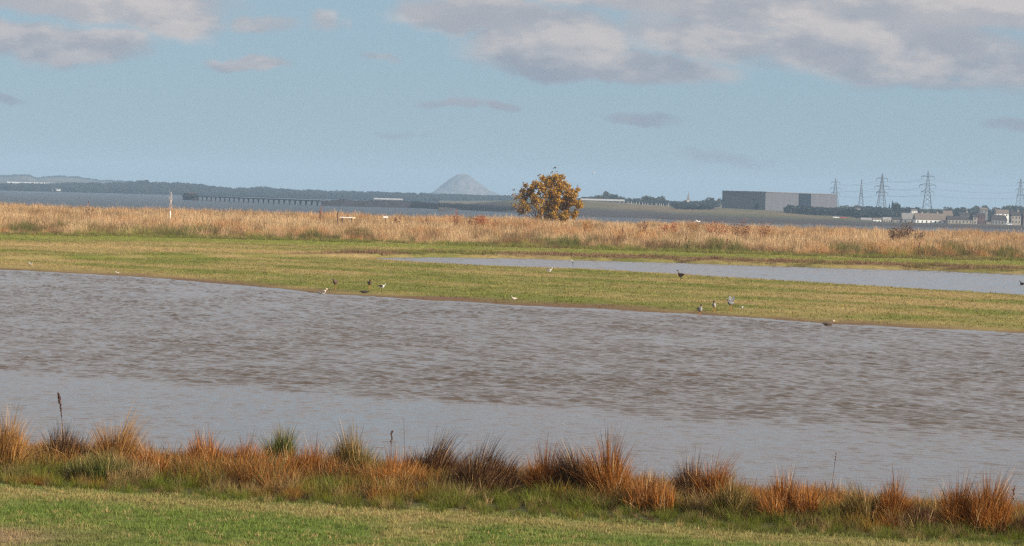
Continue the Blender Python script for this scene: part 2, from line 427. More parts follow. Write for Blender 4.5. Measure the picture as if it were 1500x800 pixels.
# ------------------------------------------------------------------ grass tufts (instanced on points)
def blade_arrays(n, hmin, hmax, spread, lean, width, seg, r, lean_dir=None, seedhead=0.0, lump=None):
    """n blades as quad strips; returns co, faces, hgt, rnd (per vertex)"""
    ang = r.uniform(0, 2*np.pi, n); rad = spread*np.sqrt(r.uniform(0, 1, n))
    bx, by = rad*np.cos(ang), rad*np.sin(ang)
    if lump is not None: bx, by = lump(bx, by, r)
    hh = r.uniform(hmin, hmax, n)*(1-0.35*(rad/max(spread, 1e-6))**2)
    la = ang + r.normal(0, 0.9, n); ll = np.abs(r.normal(0, lean, n)) + lean*0.4*(rad/max(spread, 1e-6))
    ll = ll*np.where(r.uniform(0, 1, n) < .16, 2.6, 1.0); hh = hh*np.where(r.uniform(0, 1, n) < .10, .6, 1.0)
    lx, ly = np.cos(la)*ll*hh, np.sin(la)*ll*hh
    if lean_dir is not None: lx = lx+lean_dir[0]*hh; ly = ly+lean_dir[1]*hh
    fa = r.uniform(0, np.pi, n); wx, wy = np.cos(fa)*width/2, np.sin(fa)*width/2
    wv = r.uniform(0.6, 1.3, n); wx *= wv; wy *= wv
    k = seg+1; s = np.linspace(0, 1, k)[None, :]
    cx = bx[:, None]+lx[:, None]*s**1.8; cy = by[:, None]+ly[:, None]*s**1.8
    cz = hh[:, None]*s*(1-0.25*(ll[:, None]**2)*s)
    tw = (1-s**1.5*0.85)
    if seedhead: tw = tw*(1-s*0.3) + seedhead*np.exp(-((s-0.9)/0.12)**2)*(r.uniform(0, 1, n)[:, None] < 0.6)
    L = np.stack([cx-wx[:, None]*tw, cy-wy[:, None]*tw, cz], -1)
    R = np.stack([cx+wx[:, None]*tw, cy+wy[:, None]*tw, cz], -1)
    co = np.stack([L, R], 2).reshape(-1, 3)
    base = (np.arange(n)*2*k)[:, None] + (np.arange(seg)*2)[None, :]
    b = base.ravel(); fs = np.stack([b, b+1, b+3, b+2], 1)
    hg = np.repeat(np.broadcast_to(s, (n, k)).reshape(-1), 2); rn = np.repeat(r.uniform(0, 1, n), 2*k)
    return co, fs, hg, rn
TUFTS = {}
def tuft_kind(kind, variants, mat, **kw):
    col = bpy.data.collections.new('source_'+kind)
    for v in range(variants):
        co, fs, hg, rn = blade_arrays(r=np.random.default_rng(100+v+len(TUFTS)*10), **kw)
        me = mesh_np(kind+'_tuft', co, fs, mat, False, {'hgt': hg, 'rnd': rn})
        o = bpy.data.objects.new(kind+'_tuft', me); col.objects.link(o)
    TUFTS[kind] = (col, variants)
tuft_kind('lawn', 4, MAT_GRASS, n=16, hmin=.03, hmax=.09, spread=.07, lean=.6, width=.009, seg=2)
tuft_kind('turf', 4, MAT_GRASS, n=14, hmin=.05, hmax=.15, spread=.20, lean=.6, width=.022, seg=2)
tuft_kind('straw', 6, MAT_GRASS, n=34, hmin=.5, hmax=1.5, spread=.42, lean=.24, width=.024, seg=3, seedhead=1.6)
tuft_kind('bank', 6, MAT_GRASS, n=54, hmin=.20, hmax=.64, spread=.16, lean=.45, width=.012, seg=3)
tuft_kind('verge', 4, MAT_GRASS, n=24, hmin=.15, hmax=.45, spread=.35, lean=.5, width=.028, seg=2)

def scatter(name, kind, x, y, scl, colr, z=None):
    col, nv = TUFTS[kind]; n = len(x)
    z = height(x, y)-0.01 if z is None else z
    me = bpy.data.meshes.new(name)
    me.vertices.add(n); me.vertices.foreach_set('co', np.stack([x, y, z], 1).astype(np.float32).ravel())
    r = np.random.default_rng(n)
    me.attributes.new('tcol', 'FLOAT_VECTOR', 'POINT').data.foreach_set('vector', np.asarray(colr, np.float32).ravel())
    me.attributes.new('rz', 'FLOAT', 'POINT').data.foreach_set('value', r.uniform(0, 6.283, n).astype(np.float32))
    me.attributes.new('scl', 'FLOAT', 'POINT').data.foreach_set('value', np.asarray(scl, np.float32))
    me.attributes.new('pick', 'INT', 'POINT').data.foreach_set('value', r.integers(0, nv, n).astype(np.int32))
    o = link(name, me)
    ng = bpy.data.node_groups.new('scatter_'+name, 'GeometryNodeTree')
    ng.interface.new_socket('Geometry', in_out='INPUT', socket_type='NodeSocketGeometry')
    ng.interface.new_socket('Geometry', in_out='OUTPUT', socket_type='NodeSocketGeometry')
    nd = ng.nodes; L = ng.links
    gi = nd.new('NodeGroupInput'); go = nd.new('NodeGroupOutput')
    ci = nd.new('GeometryNodeCollectionInfo'); ci.inputs[0].default_value = col
    ci.inputs['Separate Children'].default_value = True; ci.inputs['Reset Children'].default_value = True
    ip = nd.new('GeometryNodeInstanceOnPoints'); ip.inputs['Pick Instance'].default_value = True
    def attr(nm, dt):
        a = nd.new('GeometryNodeInputNamedAttribute'); a.data_type = dt; a.inputs[0].default_value = nm
        return a.outputs[0]
    cx = nd.new('ShaderNodeCombineXYZ'); L.new(attr('rz', 'FLOAT'), cx.inputs[2])
    L.new(gi.outputs[0], ip.inputs['Points']); L.new(ci.outputs[0], ip.inputs['Instance'])
    L.new(attr('pick', 'INT'), ip.inputs['Instance Index']); L.new(cx.outputs[0], ip.inputs['Rotation'])
    L.new(attr('scl', 'FLOAT'), ip.inputs['Scale']); L.new(ip.outputs[0], go.inputs[0])
    md = o.modifiers.new('scatter', 'NODES'); md.node_group = ng
    return tag(o, kind='stuff')

def region(n, x0, x1, y0, y1, r): return r.uniform(x0, x1, n), r.uniform(y0, y1, n)
def fov_keep(x, y, m=1.2): return np.abs(x) < y*0.1875*m+6

# near lawn
r = np.random.default_rng(1)
x, y = region(80000, -18, 18, 36, 58, r); k = fov_keep(x, y) & (y < lawn_c(x)+0.5*(fbm(x/.7, x*0, 3)-.3)); x, y = x[k], y[k]
c = turf(x, y)*1.25*r.uniform(.75, 1.3, len(x))[:, None]
pale = r.uniform(0, 1, len(x)) < 0.06; c[pale] = G_TAN*1.1
scatter('lawn_grass', 'lawn', x, y, r.uniform(.7, 1.4, len(x)), c)['label'] = 'short green mown grass in front of the tussocks'
# island and mown strip
x, y = region(175000, -85, 85, 125, 330, r)
d = height(x, y); k = fov_keep(x, y) & (d > 0.03) & (y < band_c(x)+2); x, y = x[k], y[k]
c = turf(x, y)*1.2*r.uniform(.7, 1.35, len(x))[:, None]
scatter('short_turf', 'turf', x, y, r.uniform(.5, 1.3, len(x))*np.where(y-isl_near_c(x) < 3, .6, 1), c)['label'] = 'short grazed grass between the two pools'
# rough verge in front of the tall grass and along the back pool
x, y = region(34000, -75, 75, 255, 335, r); bd = band_c(x)
k = fov_keep(x, y) & (((y > bd-7) & (y < bd+11) & (fbm(x/4, y/5, 51) > .40)) | ((y > land2_c(x)+.6) & (y < land2_c(x)+9) & (fbm(x/3.5, y/2.5, 53) > .42) & (x > TIPX-6)))
x, y = x[k], y[k]; t = sstep(fbm(x/4, y/4, 55), .42, .6); wet = (y < bd[k]-12)
c = lerp3(G_GREEN*1.1+0*x[:, None], G_BROWN*1.5+0*x[:, None], np.where(wet, np.clip(t+.35*(x > 0)+.2, 0, 1), t*.5))*r.uniform(.7, 1.3, len(x))[:, None]
scatter('rough_verge', 'verge', x, y, r.uniform(.6, 1.3, len(x))*(.6+.9*fbm(x/2, y/2, 59)), c)['label'] = 'rough green and brown tussocky verge along the back pool'
# tall dry grass band
n = 105000; x = r.uniform(-125, 125, n); y = 300 + 255*r.uniform(0, 1, n)**1.25
bd = band_c(x); k = fov_keep(x, y) & (y > bd+(fbm(x/4, x*0, 61)-.45)*20); x, y, bd = x[k], y[k], bd[k]
s = fbm(x/14, y/22, 63); s2 = fbm(x/4.5, y/9, 65); rr = r.uniform(0, 1, len(x))
ORG = np.array((0.44, 0.215, 0.075)); STR = np.array((0.56, 0.40, 0.22)); PNK = np.array((0.48, 0.29, 0.165)); DRK = np.array((0.17, 0.12, 0.055))
c = lerp3(STR+0*x[:, None], ORG+0*x[:, None], sstep(s+.4*(rr-.5), .40, .68))
c = lerp3(c, PNK+0*c, (r.uniform(0, 1, len(x)) < .14)*.8)
c = lerp3(c, STR*1.1+0*c, sstep(fbm(x/2.2, y/4, 68), .55, .7)*.8); c = lerp3(c, DRK+0*c, sstep(s2+.12*(rr-.5), .53, .64)*.75); c = lerp3(c, G_GREEN*1.4+0*c, (sstep(bd+5+22*(fbm(x/6, x*0, 66)-.42)-y, 0, 6)*(rr < .8))*.8)
ramp = 0.45+0.55*sstep(y-bd, 0, 10)
dk = (y-bd < 26) & (fbm(x/3.2, y/9, 86, 3) > .50) & (rr < .92)
c[dk] = lerp3(np.array((.12, .13, .03))+0*c[dk], np.array((.20, .12, .055))+0*c[dk], sstep(fbm(x[dk]/5, y[dk]/9, 87), .42, .58)); ramp = np.where(dk, np.maximum(ramp, .6), ramp)
scatter('tall_dry_grass', 'straw', x, y, ramp*r.uniform(.62, 1.02, len(x))*(0.30+.55*fbm(x/5, y/12, 67)+.78*sstep(fbm(x/2.0, y/5, 69, 3), .34, .66)), c*r.uniform(.7, 1.3, len(x))[:, None])['label'] = 'tall straw coloured grass behind the pools'
n = 5200; x = r.uniform(-115, 115, n); y = r.uniform(318, 545, n); k = fov_keep(x, y) & (fbm(x/4, y/10, 82) > .5); x, y = x[k], y[k]
c = lerp3(STR+0*x[:, None], ORG*.75+0*x[:, None], r.uniform(0, 1, len(x)))
scatter('reed_plumes', 'straw', x, y, r.uniform(1.05, 1.5, len(x)), c)['label'] = 'taller feathery stems standing above the straw coloured grass'
# bank undergrowth
x, y = region(40000, -20, 20, 44, 68, r); lw = lawn_c(x); bk = bank_c(x)
gap_ = fbm(x/.55, y/.55, 77) > .31; k = gap_ & fov_keep(x, y) & (y > lw-.1-1.1*(fbm(x/.9, x*0+2, 4)-.42)) & (y < bk+.15); x, y, lw, bk = x[k], y[k], lw[k], bk[k]
f = (y-lw)/(bk-lw); s = fbm(x/1.1, y/1.1, 71)
GRN = np.array((0.120, 0.140, 0.012)); RUS = np.array((0.38, 0.155, 0.03)); SAND = np.array((0.38, 0.25, 0.11))
q = f+1.1*(s-.5); c = lerp3(GRN+0*x[:, None], RUS*.85+0*x[:, None], sstep(q, .14, .50))
c = lerp3(c, SAND+0*c, (fbm(x/.8, y/1.4, 73) > .56)*sstep(q, .1, .3)*.8); c = lerp3(c, SAND+0*c, (r.uniform(0, 1, len(x)) < .12)*.8)
dr = r.uniform(0, 1, len(x)); c[dr < .15] = np.array((.10, .055, .022)); c[(dr > .9)] = np.array((.13, .13, .03))
scatter('bank_grass', 'bank', x, y, r.uniform(.55, 1.15, len(x))*(.40+.62*sstep(f, 0, .35))*(.30+1.2*s)*(1-.55*sstep(f, .45, 1)), c*r.uniform(.7, 1.3, len(x))[:, None])['label'] = 'rank green and russet grass along the near bank'

# ------------------------------------------------------------------ rush tussocks on the near bank
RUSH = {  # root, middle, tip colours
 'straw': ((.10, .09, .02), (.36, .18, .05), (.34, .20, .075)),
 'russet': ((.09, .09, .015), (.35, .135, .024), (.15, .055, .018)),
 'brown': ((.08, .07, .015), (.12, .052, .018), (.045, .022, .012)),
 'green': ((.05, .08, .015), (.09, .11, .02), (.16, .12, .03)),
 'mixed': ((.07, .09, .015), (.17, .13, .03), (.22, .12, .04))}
def tussock(px, top, base, hw, kind, n, label, lean=(0, 0), seed=0):
    p = at_z(px, base, 0.3); zz = float(height(np.array([p.x]), np.array([p.y]))[0]); p.z = max(zz, 0)-.02
    sc = F/p.y; h = (base-top)/sc; sp = hw/sc
    rr = np.random.default_rng(500+seed)
    ns = int(rr.integers(5, 8)); parts = []; vo = 0
    for k in range(ns):
        fx = (k+.5)/ns*2-1 if ns > 1 else 0; fx += rr.normal()*.15
        hk = h*(1.0 if k == ns//2 else rr.uniform(.62, 1.02)*(1-.22*abs(fx)))
        m_ = int(n*2.3/ns)
        ln = (lean[0]+.16*fx+rr.normal()*.12, lean[1]+rr.normal()*.06)
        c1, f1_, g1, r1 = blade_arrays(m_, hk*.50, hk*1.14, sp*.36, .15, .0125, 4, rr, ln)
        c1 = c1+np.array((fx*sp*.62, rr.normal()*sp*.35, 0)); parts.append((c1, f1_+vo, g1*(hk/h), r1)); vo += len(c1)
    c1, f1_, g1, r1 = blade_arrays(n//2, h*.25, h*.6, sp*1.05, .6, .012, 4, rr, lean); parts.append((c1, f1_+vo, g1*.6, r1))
    co = np.concatenate([p_[0] for p_ in parts]); fs = np.concatenate([p_[1] for p_ in parts]); hg = np.concatenate([p_[2] for p_ in parts]); rn = np.concatenate([p_[3] for p_ in parts])
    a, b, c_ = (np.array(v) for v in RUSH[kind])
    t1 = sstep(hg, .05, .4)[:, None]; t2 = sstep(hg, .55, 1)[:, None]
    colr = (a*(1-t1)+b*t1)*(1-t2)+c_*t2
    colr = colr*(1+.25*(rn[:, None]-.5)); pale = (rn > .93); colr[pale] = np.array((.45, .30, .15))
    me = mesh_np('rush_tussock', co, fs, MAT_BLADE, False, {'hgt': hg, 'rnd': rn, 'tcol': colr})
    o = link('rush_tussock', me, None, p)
    return tag(o, label, 'tussock', 'rush tussocks along the near bank')
T = [
 (6, 592, 700, 24, 'straw', 700, 'pale orange pointed tussock at the far left end of the near bank', (.05, 0)),
 (95, 618, 690, 42, 'brown', 600, 'dark brown flattened clump under the dark dock spike', (.12, 0)),
 (170, 600, 695, 27, 'straw', 700, 'tall golden tussock right of the dark dock spike', (.05, 0)),
 (150, 655, 712, 48, 'green', 700, 'low dark green rush clump below the tall golden tussock', (0, 0)),
 (222, 648, 705, 26, 'russet', 500, 'small red-orange tussock just right of the tall golden tussock', (0, 0)),
 (300, 620, 695, 45, 'russet', 800, 'wide thin brownish tussock left of the rounded green clump', (.05, 0)),
 (410, 612, 690, 22, 'green', 800, 'rounded dark green rush clump rising above the bank', (0, 0)),
 (360, 632, 700, 30, 'russet', 500, 'short orange tussock left of and against the rounded green clump', (.1, 0)),
 (455, 640, 712, 45, 'russet', 700, 'broad orange tussock right of the rounded green clump', (.05, 0)),
 (515, 620, 712, 34, 'mixed', 900, 'upright olive and brown tussock between the green clump and thin dark stalks', (.03, 0)),
 (580, 655, 728, 40, 'russet', 600, 'low orange tussock beneath the two thin dark stalks', (0, 0)),
 (632, 628, 715, 44, 'brown', 1100, 'dark brown tussock leaning right beside the thin dark stalks', (.22, 0)),
 (705, 640, 732, 55, 'brown', 1300, 'widest dark red-brown tussock near the middle of the bank', (.06, 0)),
 (795, 642, 735, 22, 'russet', 600, 'narrow brown spire tussock in the middle of the bank', (.03, 0)),
 (850, 650, 738, 42, 'brown', 1100, 'bushy dark brown tussock joined to a bright orange one', (-.02, 0)),
 (893, 632, 745, 26, 'russet', 900, 'tall bright orange tussock at the right of a dark bushy one', (.03, 0)),
 (950, 690, 755, 45, 'russet', 600, 'low orange tussock in the gap before the black-green fan tussock', (0, 0)),
 (1012, 660, 745, 28, 'brown', 800, 'blackish fan-shaped tussock leaning left', (-.12, 0)),
 (1042, 662, 752, 24, 'russet', 800, 'rust-orange tussock on the right of the blackish fan-shaped one', (.03, 0)),
 (1072, 692, 765, 28, 'mixed', 600, 'olive-brown drooping tussock right of the rust-orange one', (.05, 0)),
 (1155, 688, 768, 46, 'russet', 1200, 'dome-shaped orange-brown tussock left of the tall thin bare stalk', (0, 0)),
 (1262, 702, 775, 38, 'mixed', 900, 'green and straw tussock right of the tall thin bare stalk', (-.05, 0)),
 (1310, 692, 778, 24, 'russet', 700, 'narrow orange tussock leaning right against the green and straw one', (.12, 0)),
 (1350, 735, 785, 35, 'brown', 400, 'low brown collapsed tussock in the gap near the right end', (.1, 0)),
 (1405, 700, 785, 30, 'russet', 900, 'bright orange tussock second from the right end of the bank', (-.03, 0)),
 (1445, 692, 788, 34, 'russet', 1000, 'bright orange tussock with brown top near the right end', (.03, 0)),
 (1497, 748, 792, 22, 'brown', 400, 'small dark tussock cut by the right edge', (0, 0)),
]
for i, (a, b, c_, d, e, n, lab, ln) in enumerate(T): tussock(a, b, c_, d, e, n, lab, ln, i)

MAT_STALK = principled('dead_stalk', (0.07, 0.035, 0.028), 0.9)
def stalk(name, px, top, base, zb, label, cat, bend=.06, rad=.008, heads=0, mat=None, group=None, Y=None, headr=.03, span=.5):
    p = at_z(px, base, zb) if Y is None else at_y(px, base, Y)
    h = (base-top)*p.y/F; rr = random.Random(px)
    pts = [Vector((bend*h*(t**1.5), 0, h*t)) for t in (0, .2, .4, .6, .8, 1)]
    o = empty(name, p, label, cat, group)
    MB().tube(pts, [rad*(1-.6*t) for t in (0, .2, .4, .6, .8, 1)], 5).build('stem', mat or MAT_STALK, o)
    if heads:
        m = MB()
        for k in range(heads):
            t = 1-span*k/heads; c0 = Vector((bend*h*t**1.5, 0, h*t)); a = rr.uniform(0, 6.28)
            s_ = headr*rr.uniform(.6, 1.2)*(.5+.5*math.sin(math.pi*min(1, (1-t)/span+.2)))
            c0 += Vector((math.cos(a), math.sin(a), 0))*s_*.6
            m.add([c0+Vector((s_, 0, 0)), c0+Vector((-s_, 0, 0)), c0+Vector((0, s_, 0)), c0+Vector((0, -s_, 0)), c0+Vector((0, 0, s_*1.5)), c0-Vector((0, 0, s_*1.3))],
                  [(0,2,4),(2,1,4),(1,3,4),(3,0,4),(2,0,5),(1,2,5),(3,1,5),(0,3,5)])
        tag(m.build('seed_head', mat or MAT_STALK, o), kind='stuff')
    return o
stalk('dock_stalk', 92, 576, 640, .2, 'dark knobbly dock spike standing over the water at the left', 'plant', -.12, .009, 34, headr=.028, span=.55)
stalk('dead_stem', 571, 632, 700, .2, 'shorter of two thin dark stalks between tussocks, with small head', 'plant', .02, .008, 7, headr=.03, span=.3)
stalk('dead_stem', 592, 612, 705, .2, 'taller of two thin dark bare stalks between tussocks', 'plant', -.03, .007)
stalk('dead_stem', 1215, 664, 755, .2, 'tall thin bare stalk between dome tussock and green tussock', 'plant', .08, .007, 6, headr=.014, span=.3)
stalk('dead_stem', 1478, 712, 780, .2, 'thin bent stalk at the right end of the bank', 'plant', .1, .006, 9, headr=.022, span=.4)

# ------------------------------------------------------------------ birds
def bird_mat(n, c): return principled('feathers_'+n, c, .8, .2, 60, .2, 30)
FB = {'white': bird_mat('white', (.62, .61, .59)), 'pale': bird_mat('pale', (.38, .36, .34)), 'grey': bird_mat('grey', (.17, .17, .18)), 'brown': bird_mat('brown', (.11, .075, .055)),
      'dark': bird_mat('dark', (.045, .035, .032)), 'buff': bird_mat('buff', (.42, .32, .22)), 'pink': bird_mat('pink', (.62, .50, .46)),
      'orange': bird_mat('orange', (.36, .12, .03)), 'yellow': bird_mat('yellow', (.5, .38, .08))}
def loft(rings, seg=10):
    """rings: (x, z, half-width, half-height)"""
    m = MB(); b = 0
    for (x, z, a, h) in rings:
        for k in range(seg):
            t = 2*math.pi*k/seg; m.v.append((x, a*math.cos(t), z+h*math.sin(t)))
    for i in range(len(rings)-1):
        for k in range(seg):
            q = i*seg; m.f.append((q+k, q+(k+1)%seg, q+seg+(k+1)%seg, q+seg+k))
    m.f.append(tuple(range(seg))); m.f.append(tuple((len(rings)-1)*seg+k for k in reversed(range(seg))))
    return m
def bird(px, py, label, cat, body, wing, leg='dark', bill='dark', size=.4, head_up=1.0, leg_len=.45, bill_len=.25, yaw=0, z=None, swim=False, group=None, wings_up=False, head=None, tail_up=0.0, name=None):
    """size = body length in metres; local +x is where it faces"""
    p = at_z(px, py, 0)
    zz = float(height(np.array([p.x]), np.array([p.y]))[0]); p.z = max(0.0, zz)
    o = empty(name or cat, p, label, cat, group, yaw); L = size*1.3
    z0 = 0.0 if swim else leg_len*L; bh = .21*L; cz = z0+bh*(.55 if swim else 1)
    hu = head_up
    rings = [(-.52*L, cz+.06*L+tail_up*L, .02*L, .012*L), (-.40*L, cz+.05*L+tail_up*.6*L, .07*L, .04*L), (-.25*L, cz+.02*L, .14*L, .13*L), (-.05*L, cz, .19*L, .20*L),
             (.15*L, cz+.0*L, .18*L, .20*L), (.28*L, cz+.08*L*hu, .12*L, .15*L), (.35*L, cz+.22*L*hu, .07*L, .09*L), (.39*L, cz+.34*L*hu, .065*L, .07*L),
             (.44*L, cz+.41*L*hu, .08*L, .085*L), (.51*L, cz+.42*L*hu, .07*L, .07*L), (.57*L, cz+.40*L*hu, .03*L, .035*L)]
    b = loft(rings).build('body', FB[body], o, True)
    MB().tube([(.55*L, 0, cz+.40*L*hu), (.55*L+bill_len*.6*L, 0, cz+.385*L*hu), (.55*L+bill_len*L, 0, cz+.36*L*hu)], [.028*L, .016*L, .006*L], 6).build('bill', FB[bill], o, True)
    if head:
        m = loft([(.36*L, cz+.36*L*hu, .066*L, .07*L), (.44*L, cz+.42*L*hu, .088*L, .093*L), (.52*L, cz+.425*L*hu, .076*L, .076*L), (.575*L, cz+.40*L*hu, .03*L, .036*L)]); m.build('hood', FB[head], o, True)
    for s in (-1, 1):
        m = MB()
        if wings_up:
            pts = [(.15*L, s*.12*L, cz+.12*L), (-.15*L, s*.12*L, cz+.12*L), (-.30*L, s*.30*L, cz+.50*L), (-.10*L, s*.34*L, cz+.72*L), (.06*L, s*.28*L, cz+.55*L)]
            th = .015*L
            m.add(pts+[(q[0], q[1]+s*th, q[2]) for q in pts], [(0,1,2,3,4), (9,8,7,6,5), (0,5,6,1), (1,6,7,2), (2,7,8,3), (3,8,9,4), (4,9,5,0)])
            m.build('wing', FB[wing], o)
        else:
            rs = [(.20*L, cz+.04*L, .03*L, .06*L), (.08*L, cz+.06*L, .045*L, .13*L), (-.15*L, cz+.07*L, .045*L, .12*L), (-.38*L, cz+.09*L, .025*L, .05*L), (-.55*L, cz+.09*L, .008*L, .015*L)]
            w_ = loft(rs[::-1], 8); w_.v = [(x_, y_+s*.155*L*(1 if x_ > -.3*L else .35), z_) for x_, y_, z_ in w_.v]
            w_.build('wing', FB[wing], o, True)
        if not swim:
            MB().tube([(.02*L, s*.06*L, cz-.12*L), (-.01*L, s*.06*L, z0*.5), (.02*L, s*.06*L, .005), (.10*L, s*.06*L, .003)], [.03*L, .018*L, .015*L, .012*L], 5).build('leg', FB[leg], o, True)
        MB().tube([(.485*L, s*.06*L, cz+.44*L*hu), (.485*L, s*.085*L, cz+.44*L*hu)], [.014*L, .012*L], 6).build('eye', FB['dark'], o, True)
    return o
WG = 'wading birds along the island shore'
R_ = math.radians
bird(45, 393, 'small white-fronted wader on the mud at the far left', 'wader', 'white', 'grey', size=.22, yaw=R_(200), leg_len=.5)
bird(172, 403, 'small white bird resting low at the shore, second from the left', 'wader', 'white', 'buff', size=.24, yaw=R_(180), leg_len=.15, head_up=.6)
bird(472, 430, 'dark-rumped white and brown duck preening at the water edge', 'duck', 'pale', 'brown', size=0.50, yaw=R_(30), leg_len=.1, head_up=.7, swim=True, head='buff')
bird(491, 427, 'tall brown wader standing right of the preening duck', 'wader', 'brown', 'brown', 'orange', size=0.49, yaw=R_(250), leg_len=.5, head_up=.7, bill_len=.4)
bird(534, 431, 'dark duck with lowered head feeding in the shallows', 'duck', 'dark', 'dark', size=0.40, yaw=R_(180), head_up=.3, swim=True)
bird(541, 428, 'dark brown wader standing behind the feeding duck', 'wader', 'brown', 'dark', 'orange', size=0.46, yaw=R_(280), leg_len=.5, head_up=.8, bill_len=.3)
bird(559, 432, 'dark-backed white-bellied wader facing right', 'wader', 'white', 'dark', size=0.35, yaw=R_(-10), leg_len=.7, bill_len=.7, head_up=.7)
bird(753, 445, 'small pinkish white wader at the island edge mid-picture', 'wader', 'pink', 'pink', size=.26, yaw=R_(190), leg_len=.5)
bird(804, 404, 'grey-backed white gull standing on the grass of the island', 'gull', 'white', 'grey', size=0.39, yaw=R_(10), leg_len=.3, tail_up=.02)
bird(839, 388, 'small white gull wading in the back pool', 'gull', 'white', 'white', size=.32, yaw=R_(120), leg_len=.4)
bird(997, 413, 'dark brown upright duck standing alone on the grass', 'duck', 'brown', 'dark', size=0.55, yaw=R_(130), leg_len=.3, head_up=1.1)
bird(1025, 462, 'brown and white wader with pale bill at the waterline', 'wader', 'pale', 'brown', 'orange', size=0.49, yaw=R_(-80), leg_len=.3, head_up=.9, bill='orange', head='brown')
bird(1046, 460, 'brown-backed wader with white belly, middle of three at the shore', 'wader', 'pale', 'brown', 'orange', size=0.46, yaw=R_(-100), leg_len=.45, head_up=.8, head='dark')
bird(1070, 459, 'wader with raised grey wings and orange legs', 'wader', 'grey', 'grey', 'orange', size=0.43, yaw=R_(-150), leg_len=.6, wings_up=True, bill='orange')
bird(1086, 457, 'tiny white bird with black cap right of the raised-winged wader', 'wader', 'white', 'grey', size=.2, yaw=R_(0), leg_len=.3, head='dark')
bird(1213, 477, 'brown duck swimming close to the island shore', 'duck', 'brown', 'brown', size=.5, yaw=R_(10), swim=True, head_up=.6, bill='yellow', head='buff')
bird(1497, 417, 'dark duck on the back pool at the right edge', 'duck', 'dark', 'brown', size=.42, yaw=R_(120), swim=True)
# gull in flight
p = at_y(869, 254, 420); o = empty('gull', p, 'white gull flying in the sky right of the orange tree', 'gull', None, R_(150)); o.scale = (.7, .7, .7)
loft([(-.22, 0, .01, .01), (-.15, 0, .045, .03), (0, 0, .07, .07), (.12, .01, .055, .055), (.18, .03, .04, .04), (.23, .03, .012, .015)]).build('body', FB['white'], o, True)
for s in (-1, 1):
    q = [(.10, s*.05, .03), (-.06, s*.05, .03), (-.08, s*.28, .14), (-.20, s*.62, .10), (-.06, s*.34, .165), (.10, s*.26, .14)]
    MB().add(q+[(a, b, c-.015) for a, b, c in q], [(0,1,2,5), (5,2,3,4), (6,11,8,7), (11,10,9,8), (0,5,11,6), (1,7,8,2), (2,8,9,3), (3,9,10,4), (4,10,11,5)]).build('wing', FB['white'], o)

# ------------------------------------------------------------------ autumn tree
def leaf_quads(centres, size, r, colr):
    n = len(centres); a = r.normal(size=(n, 3)); a /= np.linalg.norm(a, axis=1)[:, None]
    b = np.cross(a, r.normal(size=(n, 3))); b /= np.linalg.norm(b, axis=1)[:, None]
    s = (size*r.uniform(.6, 1.3, n))[:, None]
    co = np.stack([centres-a*s*.5, centres+b*s*.36, centres+a*s*.55, centres-b*s*.36], 1).reshape(-1, 3)
    fs = np.arange(4*n).reshape(n, 4); rn = np.repeat(r.uniform(0, 1, n), 4)
    return co, fs, rn, np.repeat(colr, 4, axis=0)
YT = 500.0
tb = at_y(800, 339, YT); tb.z = float(height(np.array([tb.x]), np.array([YT]))[0])
tree = empty('autumn_tree', tb, 'small broad tree with orange-gold leaves rising from the tall grass', 'tree')
clumps = [(814, 259, 7, 1), (815, 267, 12, 1), (799, 266, 10, 1), (789, 274, 10, .9), (772, 278, 9, .75), (826, 276, 12, 1), (806, 281, 12, 1), (838, 284, 8, 1), (845, 279, 6, .9), (842, 299, 10, 1.1), (836, 313, 9, 1.1),
          (824, 303, 12, 1), (806, 305, 11, .95), (787, 291, 10, .75), (778, 302, 11, .55), (763, 301, 10, .35), (757, 288, 7, .25), (768, 288, 9, .5), (792, 312, 8, .5), (815, 316, 8, .8), (764, 312, 6, .25), (781, 284, 8, .8), (831, 292, 9, 1), (817, 292, 9, 1), (826, 318, 8, .9), (803, 318, 7, .6)]
r = np.random.default_rng(77)
pts, cols = [], []
limbs = MB(); twigs = MB()
GOLD = np.array((.54, .32, .03)); ORNG = np.array((.42, .19, .02)); DULL = np.array((.24, .14, .05)); OLV = np.array((.20, .17, .03))
for i, (cx, cy, cr, gd) in enumerate(clumps):
    c0 = at_y(cx, cy, YT) - tb; depth = r.uniform(-1.6, 1.6); c0.y = depth; R = cr/8.0
    m = int(720*R*R*(.10+.90*gd**1.3))
    nsub = max(4, int(7*R)); subs = r.normal(size=(nsub, 3)); subs /= np.linalg.norm(subs, axis=1)[:, None]; subs = subs*R*r.uniform(.45, 1, nsub)[:, None]*np.array((1.12, 1.2, .8))
    pick = r.integers(0, nsub, m); off = r.normal(size=(m, 3))*R*.21
    P = np.array(c0)+subs[pick]+off; pts.append(P)
    t = np.clip(gd*.9-.08+r.normal(0, .22, m), 0, 1); cc = DULL*(1-t[:, None])+GOLD*t[:, None]
    o_ = r.uniform(0, 1, m) < .28*gd; cc[o_] = ORNG; ol = r.uniform(0, 1, m) < .12; cc[ol] = OLV; cols.append(cc)
    sx = r.uniform(-.55, .55)+c0.x*.12
    mid = Vector((sx+(c0.x-sx)*.35, depth*.4, c0.z*.50)); st = Vector((sx, r.uniform(-.3, .3), 0))
    limbs.tube([st, st*.5+mid*.5+Vector((r.normal()*.15, 0, 0)), mid, mid*.45+c0*.55+Vector((r.normal()*.2, r.normal()*.2, .1)), c0], [.11, .09, .07, .045, .02], 6)
    for s_ in subs: 
        q = c0+Vector(s_)*1.1; twigs.tube([c0*.8+mid*.2, c0*.5+q*.5+Vector((0, 0, .08)), q], [.025, .016, .006], 4)
